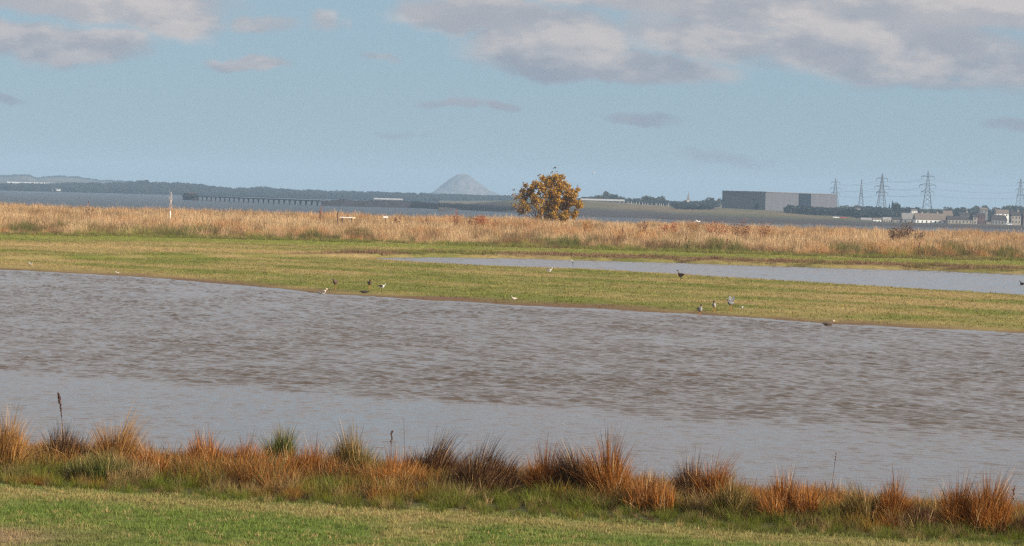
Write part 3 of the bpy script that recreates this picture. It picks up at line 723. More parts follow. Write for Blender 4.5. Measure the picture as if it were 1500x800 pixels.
for (tx, ty, bx, by) in [(812, 246, 812, 262), (808, 252, 806, 266), (816, 253, 812, 262), (767, 269, 772, 282), (753, 278, 760, 290), (789, 257, 790, 270), (822, 259, 820, 270), (845, 273, 842, 285), (772, 273, 776, 284)]:
    a = at_y(tx, ty, YT)-tb; b = at_y(bx, by, YT)-tb; twigs.tube([b, (a+b)/2+Vector((.04, 0, 0)), a], [.02, .014, .008], 4)
    m = 7; P = np.array(a)+r.normal(size=(m, 3))*.14; pts.append(P); cols.append(np.tile(DULL*.6, (m, 1)))
for k in range(26):   # bare shoots at the foot
    x0 = r.uniform(-3.6, 1.9); a = Vector((x0*.75, r.uniform(-.8, .8), 0)); b = Vector((x0*1.15+r.normal()*.3, a.y*1.3, r.uniform(1.6, 3.1)))
    twigs.tube([a, (a+b)/2+Vector((r.normal()*.1, 0, .1)), b], [.03, .02, .008], 4)
co, fs, rn, cc = leaf_quads(np.concatenate(pts), .30, r, np.concatenate(cols))
limbs.build('limb', principled('pale_bark', (.22, .19, .16), .9, .4, 8), tree, True)
tag(twigs.build('twig', MAT_BARK, tree, True), kind='stuff')
link('crown', mesh_np('crown', co, fs, MAT_LEAF, False, {'rnd': rn, 'tcol': cc}), tree)

# ------------------------------------------------------------------ shrubs and dock in the tall grass
def shrub(px, top, base, hw, Y, colr, n, label, name='shrub', cat='bush', group=None, size=.16):
    p = at_y(px, base, Y); p.z = float(height(np.array([p.x]), np.array([Y]))[0]); sc = F/Y
    h = (at_y(px, top, Y).z-p.z); R = hw/sc; rr = np.random.default_rng(int(px*7))
    o = empty(name, p, label, cat, group)
    ns = 11; st = MB(); P = []
    for k in range(ns):
        a = rr.uniform(0, 6.28); q = R*math.sqrt(rr.uniform(0, 1)); e = Vector((math.cos(a)*q, math.sin(a)*q, h*rr.uniform(.7, 1)*(1-.3*(q/R)**2)))
        b = Vector((e.x*.3, e.y*.3, 0)); st.tube([b, (b+e)/2+Vector((rr.normal()*.05, 0, 0)), e], [.025, .018, .008], 4)
        m = n//ns; t = rr.uniform(.35, 1.03, m)[:, None]; P.append(np.array(b)*(1-t)+np.array(e)*t+rr.normal(size=(m, 3))*R*.16*np.array((1, 1, .7)))
    P = np.concatenate(P); cols_ = np.tile(np.array(colr), (len(P), 1))*rr.uniform(.6, 1.4, len(P))[:, None]
    co, fs, rn, cc = leaf_quads(P, size, rr, cols_)
    st.build('stem', MAT_BARK, o, True)
    link('foliage', mesh_np('foliage', co, fs, MAT_LEAF, False, {'rnd': rn, 'tcol': cc}), o)
    return o
RST = (.36, .105, .035); RB = (.24, .10, .045); BRN = (.13, .075, .045)
GSH = 'russet bushes in the tall grass'
for a in [(668, 305, 334, 5, 400, RST, 260, 'slim rust-red bush between grass and water, left of the largest'),
          (705, 309, 335, 12, 400, RST, 900, 'largest rust-red bush left of the orange tree'),
          (690, 318, 335, 9, 400, RB, 350, 'low brownish bush against the left side of the largest rust-red bush'),
          (725, 318, 336, 6, 400, RST, 300, 'small rust-red bush right of the largest one'),
          (582, 313, 330, 6, 400, RB, 220, 'small red-brown bush at the horizon right of the white board'),
          (623, 313, 330, 5, 400, RB, 160, 'small dull bush halfway between white board and slim red bush'),
          (132, 292, 318, 8, 400, RB, 260, 'thin pinkish-brown bush on the left skyline of the grass'),
          (470, 296, 326, 4, 400, RST, 150, 'slender red-brown shoot near the right end of the pier'),
          (862, 320, 336, 12, 400, (.45, .2, .04), 450, 'low orange bush at the right foot of the tree'),
          (940, 318, 338, 9, 380, RB, 300, 'thin red-brown bush left of the long russet thicket'),
          (980, 322, 345, 14, 380, RST, 600, 'russet bush at the left end of the long thicket'),
          (1015, 323, 346, 16, 380, (.3, .14, .05), 600, 'brownish orange bush second in the long thicket'),
          (1050, 322, 347, 16, 380, RST, 700, 'rust-red bush in the middle of the long thicket'),
          (1085, 320, 348, 17, 380, RB, 800, 'tallest brown bush of the long russet thicket'),
          (1118, 324, 349, 15, 380, (.3, .13, .05), 600, 'orange-brown bush at the right end of the thicket'),
          (1310, 326, 350, 11, 380, BRN, 700, 'dark brown twiggy bush in front of the white houses'),
          (1328, 322, 352, 15, 384, BRN, 900, 'largest dark brown twiggy bush in front of the white hall'),
          (1345, 334, 352, 12, 380, BRN, 400, 'small dark brown bush right of the largest twiggy one')]:
    shrub(*a, group=GSH)
for a in [(433, 372, 'a'), ]: pass
DK = 'dark dock spikes in the tall grass'
MAT_DOCK = principled('dock_seed', (.16, .05, .03), .9)
for (px, top, base, Y, lab) in [(902, 345, 372, 315, 'dark red dock spike, left of the pair in the grass right of the tree'), (909, 331, 358, 330, 'tallest dark red dock spike, right of the pair right of the tree'),
        (1003, 345, 362, 320, 'short dark dock spike below the russet thicket, left one'), (1063, 350, 370, 320, 'short dark dock spike below the russet thicket, right one'), (1345, 355, 372, 318, 'dark dock spike in the straw below the twiggy bush'),
        (993, 352, 372, 318, 'leaning dock spike close left of another below the thicket')]:
    stalk('dock_stalk', px, top, base, 0, lab, 'plant', .12, .02, 26, MAT_DOCK, DK, Y, .055, .6)
# pale sapling in a white tube, posts and boards
WHT = principled('white_paint', (.78, .77, .74), .6); WOOD = principled('old_wood', (.10, .07, .05), .9, .4, 20); PALE = principled('pale_twig', (.50, .42, .38), .9)
YS = 400; p = at_y(249, 330, YS); p.z = float(height(np.array([p.x]), np.array([float(YS)]))[0])
o = empty('sapling', p, 'bare pale sapling in a white tube on the left skyline', 'tree')
hh = at_y(249, 281, YS).z-p.z; ht = at_y(249, 309, YS).z-p.z
MB().tube([(0, 0, 0), (.0, 0, ht)], .065, 10).build('guard_tube', WHT, o, True)
m = MB(); m.tube([(0, 0, ht-.2), (.04, 0, ht+.5*(hh-ht)), (.08, 0, hh)], [.05, .04, .02], 6)
for k in range(26):
    a = random.uniform(0, 6.28); z0 = random.uniform(ht+.1, hh-.7); L_ = random.uniform(.5, 1.1)
    m.tube([(.03, 0, z0), (.03+math.cos(a)*.16*L_, math.sin(a)*.16, z0+L_*.45), (.04+math.cos(a)*.32*L_, math.sin(a)*.3, z0+L_)], [.03, .022, .014], 4)
m.build('branch', PALE, o, True)
def post(px, top, Y, rad, label, mat=WOOD):
    p = at_y(px, top, Y); z = float(height(np.array([p.x]), np.array([float(Y)]))[0]); h = p.z-z; p.z = z
    o = MB().add([(-rad, -rad, 0), (rad, -rad, 0), (rad, rad, 0), (-rad, rad, 0), (-rad, -rad, h), (rad, -rad, h), (rad, rad, h), (-rad, rad, h), (0, 0, h+rad)],
        [(0,1,5,4), (1,2,6,5), (2,3,7,6), (3,0,4,7), (4,5,8), (5,6,8), (6,7,8), (7,4,8), (3,2,1,0)]).build('wooden_post', mat, None, loc=p)
    return tag(o, label, 'post', 'posts by the white board')
post(494.5, 311, 380, .07, 'taller dark wooden post left of the white board'); post(500, 320, 380, .07, 'short dark wooden stub under the left end of the white board')
p = at_y(509, 318, 385); z = float(height(np.array([p.x]), np.array([385.]))[0]); o = empty('low_table', (p.x, 385, z), 'low white-topped board on dark legs in the tall grass', 'table')
h = p.z-z; MB().box(-1.05, .7, -.35, .35, h-.12, h).build('table_top', WHT, o)
MB().box(.72, 1.1, -.3, .3, h-.17, h+.02).build('end_board', principled('cream_paint', (.8, .7, .45), .6), o)
for lx in (-.7, .55): 
    for ly in (-.25, .25): MB().box(lx-.05, lx+.05, ly-.05, ly+.05, 0, h-.12).build('leg', WOOD, o)
p = at_y(565, 318, 385); o = empty('low_sign', (p.x, 385, z), 'small white board on a thin post right of the long white board', 'sign')
h = p.z-z; MB().box(-.33, .33, -.03, .03, h-.12, h+.12).build('sign_panel', WHT, o); MB().box(-.04, .04, .032, .10, 0, h+.05).build('post', WOOD, o)

# ------------------------------------------------------------------ far land
def interp(pts, x):
    xs, ys = zip(*pts); return np.interp(x, xs, ys)
def land_strip(name, cols, mat, colour_fn, nx=200, label=None):
    """cols: list of (Y list per px control, z) rows; each row = (pts of (px, Y), pts of (px, z))"""
    rows = []
    pxs = np.linspace(cols['px'][0], cols['px'][1], nx)
    Ys, Zs = [], []
    for yr, zr in cols['rows']:
        Ys.append(interp(yr, pxs)); Zs.append(interp(zr, pxs))
    Ys = np.array(Ys); Zs = np.array(Zs)
    sub = 8; t = np.linspace(0, len(Ys)-1, (len(Ys)-1)*sub+1)
    Yi = np.array([np.interp(t, np.arange(len(Ys)), Ys[:, i]) for i in range(nx)]).T
    Zi = np.array([np.interp(t, np.arange(len(Ys)), Zs[:, i]) for i in range(nx)]).T
    Xi = (pxs[None, :]-750)/F*Yi
    Zi = Zi + (fbm(Xi/40, Yi/60, 81)-.5)*np.clip((Zi+5)*.35, 0, 1.2)
    o = link(name, grid_mesh(name, Xi, Yi, Zi, mat, colour_fn(Xi, Yi, Zi)))
    return tag(o, kind='structure'), (Xi, Yi, Zi)
def zpx(px, py, Y): return at_y(px, py, Y).z
# headland with the warehouse and the village: shoreline, foreshore, slope, plateau
wl = [(640, 311), (690, 306.5), (740, 311), (800, 315), (850, 317.5), (950, 320), (1000, 323), (1060, 326.5), (1120, 328), (1180, 329), (1260, 331), (1400, 334), (1500, 336.5), (1700, 342)]
shoreY = [(px, at_z(px, py, -5).y) for px, py in wl]
toprow = [(640, 302), (690, 299), (740, 293), (800, 293), (860, 294), (900, 297), (960, 301), (1000, 304), (1060, 305), (1120, 308), (1180, 312.5), (1240, 315), (1300, 321), (1400, 322), (1500, 325), (1700, 330)]
def off(l, d): return [(a, b+d) for a, b in l]
rows = [(off(shoreY, -6), [(640, -5.6), (1700, -5.6)]), (off(shoreY, 25), [(640, -4.8), (740, -4.2), (1100, -4.3), (1260, -4.5), (1700, -4.5)]),
        ([(640, 2250), (1700, 2250)], [(px, zpx(px, py, 2250)) for px, py in toprow]),
        ([(640, 3200), (1700, 3200)], [(640, -3), (740, 0), (860, .5), (1100, .8), (1250, 1.5), (1500, 2.5), (1700, 2.5)]),
        ([(640, 5200), (1700, 5200)], [(640, -2), (860, 2), (1100, 3), (1700, 6)])]
def headcol(X, Y, Z):
    sh = np.interp((X/Y)*F+750, [a for a, b in shoreY], [b for a, b in shoreY]); d = Y-sh
    s = fbm(X/60, Y/200, 91)
    c = lerp3(np.array((.085, .082, .035))+0*X[..., None], np.array((.135, .10, .05))+0*X[..., None], sstep(s, .35, .65))
    rock = np.clip(1-d/330, 0, 1); return lerp3(c, np.array((.05, .042, .04))+0*c, np.clip(rock*2.2, 0, 1))
HL, HG = land_strip('headland', {'px': (640, 1700), 'rows': rows}, MAT_LAND, headcol, 260)
def head_z(px, Y):
    """ground height of the headland"""
    r_ = [(interp(a, px), interp(b, px)) for a, b in rows]
    return float(np.interp(Y, [v[0] for v in r_], [v[1] for v in r_]))
# low rocky breakwater left of the headland
bw = MB(); 
pxs = np.linspace(468, 760, 120); botp = [(468, 301.5), (600, 304.5), (740, 310.5), (760, 311.5)]; topp = [(468, 296), (474, 293.5), (492, 293), (494, 291), (505, 291.5), (508, 293.5), (560, 293.5), (600, 295), (640, 297), (690, 299), (760, 303)]
Yf = np.array([at_z(a, interp(botp, a), -5).y for a in pxs]); zt = np.array([zpx(a, interp(topp, a), y_+20) for a, y_ in zip(pxs, Yf)])
zt = zt + (vnoise(pxs/2.5, pxs*0, 5)-.5)*.8
rowsY = np.array([Yf-3, Yf+4, Yf+16, Yf+24, Yf+60]); rowsZ = np.array([Yf*0-5.8, -5+(zt+5)*.55, zt, zt, Yf*0-5.6])
Xb = (pxs[None, :]-750)/F*rowsY
cc = np.tile(np.array((.025, .022, .024)), (*Xb.shape, 1))*(.6+.9*fbm(Xb/6, rowsZ*2, 7))[..., None]
tag(link('breakwater', grid_mesh('breakwater', Xb, rowsY, rowsZ, MAT_LAND, cc, False)), 'long dark rocky breakwater running from the pier to the headland', 'breakwater')

# far shore hills
def ridge(name, Y0, Y1, pxr, waterp, topp, colr, z0, nx=300, rel=0.0):
    pxs = np.linspace(pxr[0], pxr[1], nx); t = np.linspace(0, 1, 14)
    zt = np.array([zpx(a, interp(topp, a), Y1) for a in pxs])-rel
    ty = Y0+(Y1-Y0)*t; T_, P_ = np.meshgrid(t, pxs, indexing='ij'); Yg = Y0+(Y1-Y0)*T_
    Zg = z0+(zt[None, :]-z0)*sstep(T_, 0, 1)
    Xg = (P_-750)/F*Yg
    Zg = Zg+(fbm(Xg/60, Yg/90, 95)-.5)*6*T_*(1-T_*.6)
    back = np.array([Xg[-1]*1.06, Yg[-1]*1.06, Zg[-1]*0+z0-1])
    Xg = np.vstack([Xg, back[0]]); Yg = np.vstack([Yg, back[1]]); Zg = np.vstack([Zg, back[2]])
    s = fbm(Xg/120, Yg/300, 97); c = lerp3(np.array(colr)+0*Xg[..., None], np.array((.12, .105, .075))+0*Xg[..., None], sstep(s, .5, .75)*(.8 if Y0 > 5000 else .15))
    tag(link(name, grid_mesh(name, Xg, Yg, Zg, MAT_LAND, c)), kind='structure')
    return Xg, Yg, Zg
front = [(-100, 271), (0, 270), (60, 270.5), (90, 269), (160, 269), (190, 268), (205, 265.5), (225, 268), (280, 270), (300, 273), (330, 276.5), (360, 277), (385, 275.5), (400, 278), (450, 280), (520, 282), (600, 284), (690, 287), (760, 289), (900, 294), (1100, 300)]
ridge('far_hills', 3950, 4500, (-120, 1100), None, front, (.016, .021, .019), -5.2, rel=6)
backp = [(-120, 257), (0, 258.5), (10, 259), (20, 257.5), (38, 257.5), (50, 262.5), (65, 260), (85, 259), (110, 260.5), (135, 264.5), (160, 266), (200, 268), (260, 275), (300, 280)]
ridge('pale_hills', 5600, 7000, (-120, 300), None, backp, (.06, .06, .05), -5.2)
# the isolated conical hill
prof = [(600, 287), (615, 286), (628, 283), (634, 279), (640, 274), (650, 266.5), (660, 259.5), (668, 256), (676, 255), (684, 257.5), (690, 262), (697, 267.5), (706, 273.5), (716, 280), (728, 285), (745, 288.5)]
YM = 9000.0; pxs = np.linspace(600, 745, 90); vs = np.linspace(-1, 1, 40)
Pm, Vm = np.meshgrid(pxs, vs); Zt = np.array([zpx(a, interp(prof, a), YM) for a in pxs]); zb = -5.0
Yg = YM+Vm*180; Xg = (Pm-750)/F*YM
Zg = zb+(Zt[None, :]-zb)*(1-Vm**2)**.8*(1+.0*Vm)
Zg = Zg+(fbm(Xg/12, Yg/16, 99)-.5)*10*np.clip((Zg-zb)/60, 0, 1)
s = fbm(Xg/14, Yg/20, 101); c = lerp3(np.array((.09, .08, .07))+0*Xg[..., None], np.array((.15, .13, .125))+0*Xg[..., None], sstep(s, .3, .7))
tag(link('conical_hill', grid_mesh('conical_hill', Xg, Yg, Zg, MAT_LAND, c)), kind='structure')

# ------------------------------------------------------------------ far trees
def crown_mesh(name, h, wd, seed, n=420, colr=(.045, .06, .025), conifer=False, size=None):
    rr = np.random.default_rng(seed); P = []
    if conifer:
        t = rr.uniform(0, 1, n)**.8; rad = wd*.5*(1-t)*rr.uniform(.6, 1, n); a = rr.uniform(0, 6.28, n)
        P = np.stack([rad*np.cos(a), rad*np.sin(a), h*.12+h*.88*t], 1)
    else:
        k = 9; cs = rr.normal(size=(k, 3))*np.array((wd*.24, wd*.24, h*.16))+np.array((0, 0, h*.62)); rs = rr.uniform(.16, .28, k)*wd
        pick = rr.integers(0, k, n); d = rr.normal(size=(n, 3)); d /= np.linalg.norm(d, axis=1)[:, None]
        P = cs[pick]+d*(rs[pick]*rr.uniform(.7, 1.08, n))[:, None]; P[:, 2] = np.clip(P[:, 2], h*.12, h)
    co, fs, rn, cc = leaf_quads(P, size or wd*.17, rr, np.tile(np.array(colr), (n, 1))*rr.uniform(.6, 1.5, n)[:, None])
    return mesh_np(name, co, fs, MAT_TREES, False, {'rnd': rn, 'tcol': cc})
VAR = []
for v in range(6):
    cm = crown_mesh('crown', 10, 10 if v < 4 else 5, 40+v, 420, ((.05, .062, .028), (.06, .06, .03), (.04, .055, .03), (.075, .065, .03), (.025, .035, .022), (.028, .04, .022))[v], v >= 4)
    tk = MB().tube([(0, 0, -.5), (.1, 0, 2.5), (0, .1, 5.5)], [.35, .28, .14], 6)
    VAR.append((cm, tk))
tmesh = []
for v, (cm, tk) in enumerate(VAR):
    me = bpy.data.meshes.new('trunk'); me.from_pydata(tk.v, [], tk.f); me.materials.append(MAT_BARK); tmesh.append(me)
def far_tree(px, top, Y, wpx, v, label, group, name='tree', hmin=4):
    z = head_z(px, Y); p = Vector(((px-750)/F*Y, Y, z)); h = max(hmin, at_y(px, top, Y).z-z)
    o = empty(name, p, label, 'tree', group, random.uniform(0, 6.28))
    w_ = wpx*Y/F; s = (w_/(10 if v < 4 else 5), w_/(10 if v < 4 else 5), h/10)
    a = link('trunk', tmesh[v], o); b = link('crown', VAR[v][0], o); a.scale = s; b.scale = s
    return o
def where_tree(px):
    if px < 912: return 'in the tree line right of the orange tree'
    if px < 985: return 'in the tree clump above the row of pale poles'
    if px < 1056: return 'between the church spire and the grey warehouse'
    if px < 1260: return 'behind the right end of the warehouse'
    if px < 1335: return 'behind the small white houses'
    return 'on the skyline behind the village roofs'
TL = []
for (a, b, wd) in [(850, 289, 9), (858, 288, 9), (866, 287.5, 9), (874, 286, 9), (881, 284, 11), (888, 281, 13), (897, 284, 11), (905, 288, 9), (914, 290.5, 8), (921, 290, 8), (930, 290, 9), (938, 288, 11), (946, 286, 12), (955, 288.5, 11), (964, 287, 12), (971, 291, 10),
        (992, 295, 9), (1000, 293, 10), (1010, 294, 7), (1020, 294.5, 10), (1028, 292, 11), (1036, 289.5, 12), (1044, 293, 9), (1050, 291, 9), (1060, 296, 9), (1232, 301, 12), (1242, 302, 12), (1250, 301, 10), (1262, 304, 12), (1272, 304, 12),
        (1284, 305, 14), (1295, 305, 12), (1322, 303, 13), (1334, 305, 14), (1348, 306, 14), (1362, 306, 14), (1374, 306, 14), (1386, 303.5, 12), (1398, 305, 14), (1410, 304, 14), (1422, 303, 14), (1432, 302, 14), (1440, 300.5, 13), (1452, 304, 13), (1463, 304, 13), (1474, 302, 14), (1482, 300, 13), (1492, 302, 14), (1502, 301, 14), (1514, 302, 14)]:
    TL.append((a, b, wd))
seen = {}
kinds = {}
for i, (a, b, wd) in enumerate(TL):
    Y = 2650 + (i % 3)*60; lab_w = where_tree(a)
    far_tree(a, b, Y, wd*1.25, i % 4, 'dark round-topped tree ' + lab_w, 'dark trees ' + lab_w)
CG = None
far_tree(1300, 299, 2300, 6, 4, 'narrow dark conifer on the left of the conifer clump', CG)
far_tree(1304, 294.5, 2310, 7, 5, 'tallest pointed dark conifer of the clump', CG)
far_tree(1310, 296, 2320, 14, 2, 'broad dark tree right of the tallest conifer', CG)
far_tree(1315, 299, 2300, 9, 4, 'dark conifer on the right of the conifer clump', CG)
# dark scrub along the headland: reads as one mass
def tree_mass(name, pts, sizes, label, seed):
    col, n = None, len(pts)
    rr = np.random.default_rng(seed)
    if 'wood' not in TUFTS:
        c_ = bpy.data.collections.new('source_wood')
        for v in range(4):
            me = crown_mesh('wood_crown', 1.0, 1.2, 60+v, 90, (.018, .023, .02), False, .30)
            c_.objects.link(bpy.data.objects.new('wood_crown', me))
        TUFTS['wood'] = (c_, 4)
    P = np.array(pts); o = scatter(name, 'wood', P[:, 0], P[:, 1], np.array(sizes), np.tile(np.array((.016, .021, .019)), (n, 1)), P[:, 2])
    o['label'] = label; return o
rr = random.Random(5); P = []; Z_s = []
for (x0, x1, ya, yb, Yd, hgt, dn) in [(1152, 1262, 306, 315, 2150, 6, 150), (1262, 1340, 306, 318, 2450, 8, 90), (985, 1042, 302, 309, 2150, 3.5, 80), (850, 1060, 292, 296, 2600, 5, 90), (1250, 1330, 308, 322, 2050, 5, 60), (1380, 1520, 308, 320, 2350, 7, 120)]:
    for k in range(dn):
        px = rr.uniform(x0, x1); Y = Yd+rr.uniform(-60, 60); P.append(((px-750)/F*Y, Y, head_z(px, Y)-.5)); Z_s.append(hgt*rr.uniform(.6, 1.1))
tree_mass('scrub', P, Z_s, 'dark scrub along the headland below the warehouse', 3)
P = []; Z_s = []
for k in range(5200):
    px = rr.uniform(-110, 1000); t = rr.random(); Y = 3990+510*t
    z = -5.2+(zpx(px, float(interp(front, px)), 4500)-6+5.2)*float(sstep(np.array(t), 0, 1))
    P.append(((px-750)/F*Y, Y, z-1)); Z_s.append(rr.uniform(5, 9.5))
tree_mass('far_woodland', P, Z_s, 'hazy wooded ridge on the far shore', 4)
P = []; Z_s = []
for k in range(500):
    px = rr.uniform(-110, 210); Y = 6990-rr.random()*60; P.append(((px-750)/F*Y, Y, zpx(px, float(interp(backp, px)), 7000)-6)); Z_s.append(rr.uniform(5, 10))
tree_mass('ridge_trees', P, Z_s, 'pale trees along the top of the distant hills', 6)

# ------------------------------------------------------------------ buildings
def mt(n, c, v=.12, r_=.8): return principled(n, c, r_, 0, 20, v, .4)
M_W = mt('white_render', (.80, .79, .76)); M_CR = mt('cream_render', (.30, .27, .23)); M_GY = mt('grey_render', (.20, .195, .19)); M_BRK = mt('red_brick', (.12, .07, .07))
M_SLATE = mt('slate_roof', (.05, .045, .045)); M_TILE = mt('brown_tiles', (.16, .125, .10)); M_GLASS = principled('window_glass', (.03, .035, .045), .15, spec=.6); M_DARKW = mt('dark_wall', (.10, .09, .085))
M_CLAD = mt('grey_cladding', (.092, .092, .107), .05); M_CLADD = principled('dark_cladding', (.010, .016, .026), .9, 0, 20, .05, .4, 0, .05); M_STEEL = principled('galvanised_steel', (.09, .095, .11), .7); M_PALE = mt('pale_roof', (.36, .35, .35))
def building(name, label, cat, px0, px1, base, eave, ridge_, Y, depth, wall, roof, nwin=3, storeys=1, chim=0, group=None, hip=0, yaw=0, flat=False, door=False):
    pm = (px0+px1)/2; z0 = zpx(pm, base, Y); ze = zpx(pm, eave, Y)-z0; zr = zpx(pm, ridge_, Y)-z0; w_ = (px1-px0)*Y/F
    gz = head_z(pm, Y) if pm > 650 else z0
    sink = min(0, gz-z0)-.6
    o = empty(name, ((pm-750)/F*Y, Y, z0), label, cat, group, yaw)
    MB().box(-w_/2, w_/2, 0, depth, sink, ze).build('wall', wall, o)
    if flat: rf = MB().box(-w_/2-.2, w_/2+.2, -.2, depth+.2, ze+.003, zr).build('roof', roof, o)
    else: rf = MB().gable(-w_/2, w_/2, 0, depth, ze+.003, zr, .3, hip*w_).build('roof', roof, o)
    for k in range(chim):
        cx = -w_/2+w_*(k+.5)/chim if chim > 1 else w_*.3
        MB().box(cx-.5, cx+.5, depth/2-.6, depth/2+.6, zr-.9, zr+1.0).build('chimney', M_CR, rf)
    sh = ze/storeys
    for s_ in range(storeys):
        for k in range(nwin):
            cx = -w_/2+w_*(k+.5)/nwin; ww = min(1.0, w_/nwin*.28); zc = sh*(s_+.55); hh = sh*.22
            isd = door and s_ == 0 and k == nwin//2
            nm = 'door' if isd else 'window'
            q = MB().box(cx-ww/2, cx+ww/2, -.06, -.004, (0.02 if isd else zc-hh), zc+hh).build(nm, M_DARKW if isd else M_GLASS, o)
            if not isd: MB().box(cx-ww/2-.1, cx+ww/2+.1, -.14, -.002, zc-hh-.14, zc-hh-.003).build('sill', wall, q)
    return o
# warehouse
Cx, Cy = (1118-750)/F*2300, 2300.0; zb = head_z(1118, 2300)-2.5; zt = zpx(1118, 281.5, 2300)
e1 = Vector((72, 100, 0)); e2 = Vector((-34.5, 24.8, 0))
wh = empty('warehouse', (Cx, Cy, zb), 'huge flat-roofed grey warehouse on the headland', 'warehouse')
H_ = zt-zb
def prism(pts, z0, z1):
    n = len(pts); vs = [(p.x, p.y, z0) for p in pts]+[(p.x, p.y, z1) for p in pts]
    return MB().add(vs, [tuple(reversed(range(n))), tuple(range(n, 2*n))]+[(i, (i+1) % n, n+(i+1) % n, n+i) for i in range(n)])
O = Vector((0, 0, 0)); nrm = Vector((e1.y, -e1.x, 0)).normalized(); nl = Vector((e2.y, -e2.x, 0)).normalized()*-1
prism([O, e1, e1+e2, e2], 0, H_).build('wall', M_CLAD, wh)
f0, f1 = .455, .62
prism([e1*f0+nrm*.05, e1*f0+nrm*.6, e1*f1+nrm*.6, e1*f1+nrm*.05], .3, H_-.2).build('dark_bay', M_CLADD, wh)
cap = .35
prism([O+nrm*cap-e2.normalized()*cap, e1+nrm*cap+e1.normalized()*cap, e1+e2+e1.normalized()*cap+e2.normalized()*cap, e2+e2.normalized()*cap-e1.normalized()*cap], H_+.004, H_+.5).build('parapet', mt('pale_trim', (.16, .16, .17)), wh)
for k in range(1, 12):
    if f0 < k/12 < f1: continue
    q = e1*(k/12); prism([q+nrm*.01, q+nrm*.07, q+e1.normalized()*.25+nrm*.07, q+e1.normalized()*.25+nrm*.01], .2, H_-.3).build('cladding_rib', M_CLAD, wh)
prism([e2.normalized()*6-e1.normalized()*.02, e2.normalized()*6-e1.normalized()*.12, e2.normalized()*11-e1.normalized()*.12, e2.normalized()*11-e1.normalized()*.02], 2, 7.5).build('loading_door', M_CLADD, wh)

building('long_shed', 'long low building with a pale roof right of the orange tree', 'building', 848, 912, 297, 294, 291.5, 2500, 15, M_DARKW, M_PALE, 8)
building('bungalow', 'grey flat open-fronted bungalow left of the bright white cottage', 'house', 1259, 1278, 328.5, 322, 319, 1850, 7, M_GY, M_PALE, 4, flat=True)
building('cottage', 'small bright white cottage at the water edge', 'house', 1277, 1288.5, 328.5, 321.5, 319, 1840, 6, M_W, M_TILE, 2, door=False)
building('cottage', 'pale bungalow with flat roof directly right of the white cottage', 'house', 1291, 1303, 328.5, 322, 318.3, 1850, 7, M_CR, M_PALE, 3, flat=True)
building('cottage', 'second pale bungalow, nearer the twiggy brown bush', 'house', 1305, 1319, 328.5, 322, 318.3, 1850, 7, M_CR, M_SLATE, 3)
building('barn', 'grey slate-roofed barn left of the long white hall', 'building', 1319, 1339, 328, 321, 312, 1880, 14, M_GY, mt('grey_slate', (.2, .19, .18)), 2, hip=.1)
building('hall', 'long bright white hall with a big brown tiled roof', 'hall', 1339, 1384, 328.5, 322, 312.5, 1840, 14, M_W, M_TILE, 7, door=True, chim=2)
building('house', 'grey gabled house behind the right end of the white hall', 'house', 1380, 1393, 322, 316, 308.5, 1960, 10, M_GY, M_TILE, 2)
building('terrace', 'low cream terrace with a dark roof right of the white hall', 'house', 1386, 1422, 328.5, 322, 316.5, 1830, 9, M_CR, M_SLATE, 7, door=True)
building('house', 'house with pale dormer above the cream terrace', 'house', 1404, 1418, 320, 315.5, 311, 1960, 10, M_GY, M_SLATE, 2, chim=1)
building('tower_house', 'narrow cream gable end at the right of the terrace', 'house', 1423, 1429, 328.5, 318, 315, 1830, 8, M_CR, M_SLATE, 1, 2)
building('brick_block', 'dark purple-brown brick block in the village', 'building', 1429, 1441, 329, 315, 312, 1850, 10, M_BRK, M_SLATE, 3, 2)
building('house', 'house with a flat-topped roof high behind the brick block', 'house', 1433, 1444, 312, 307, 304, 2200, 10, M_GY, M_TILE, 2)
building('house', 'tiny pale cottage at the foot of the brick block', 'house', 1442, 1449, 329, 325, 322.5, 1850, 6, M_CR, M_SLATE, 2)
building('terrace', 'long grey-windowed terrace with a dark blue-grey roof', 'house', 1450, 1473, 329.5, 322.5, 315, 1850, 9, M_GY, M_SLATE, 5, hip=.1, chim=1)
building('house', 'brown-roofed house with white gable behind the dark-roofed terrace', 'house', 1457, 1475, 318, 313, 307, 2050, 9, M_W, M_TILE, 3)
building('house', 'cream two-storey villa near the right edge', 'house', 1479, 1493, 328, 316, 310, 1850, 10, M_CR, M_SLATE, 3, 2, chim=1)
building('house', 'pinkish house cut off by the right edge', 'house', 1497, 1512, 328.5, 317, 311, 1850, 10, mt('pink_render', (.28, .2, .19)), M_SLATE, 3, 2)
building('house', 'small pale house on the rise behind the conifer clump', 'house', 1333, 1341, 312, 308.5, 306.5, 2200, 8, M_W, M_TILE, 2)
building('house', 'white-walled house left of the pylons behind the scrub', 'house', 1250, 1258, 309, 305.5, 304, 2350, 8, M_W, M_SLATE, 2)
# far shore: caravans and houses
gl = 'white caravans on the far left shore'
for i, px in enumerate(range(10, 100, 6)):
    y_ = 267.2+(px-10)*.027; Y = 5200
    z0 = zpx(px, y_+1, Y); o = empty('caravan', ((px-750)/F*Y, Y, z0), 'white static caravan in the pale row below the distant left hills', 'caravan', gl)
    MB().box(-3.4, 3.4, -1.5, 1.5, .3, 2.4).build('body', M_W, o); MB().gable(-3.4, 3.4, -1.5, 1.5, 2.404, 2.9, .1).build('roof', M_PALE, o); MB().box(-3.2, 3.2, -1.4, 1.4, -9, .29).build('base', M_GY, o)
for (px, y_, w_, lab) in [(55, 278, 10, 'left of the three pale sheds on the far left shoreline'), (69, 278.6, 9, 'middle of the three pale sheds on the far left shoreline'), (83, 279, 10, 'right of the three pale sheds on the far left shoreline')]:
    building('shed', lab, 'building', px-w_/2, px+w_/2, y_, y_-1.6, y_-2.4, 4020, 8, M_W, M_PALE, 3)
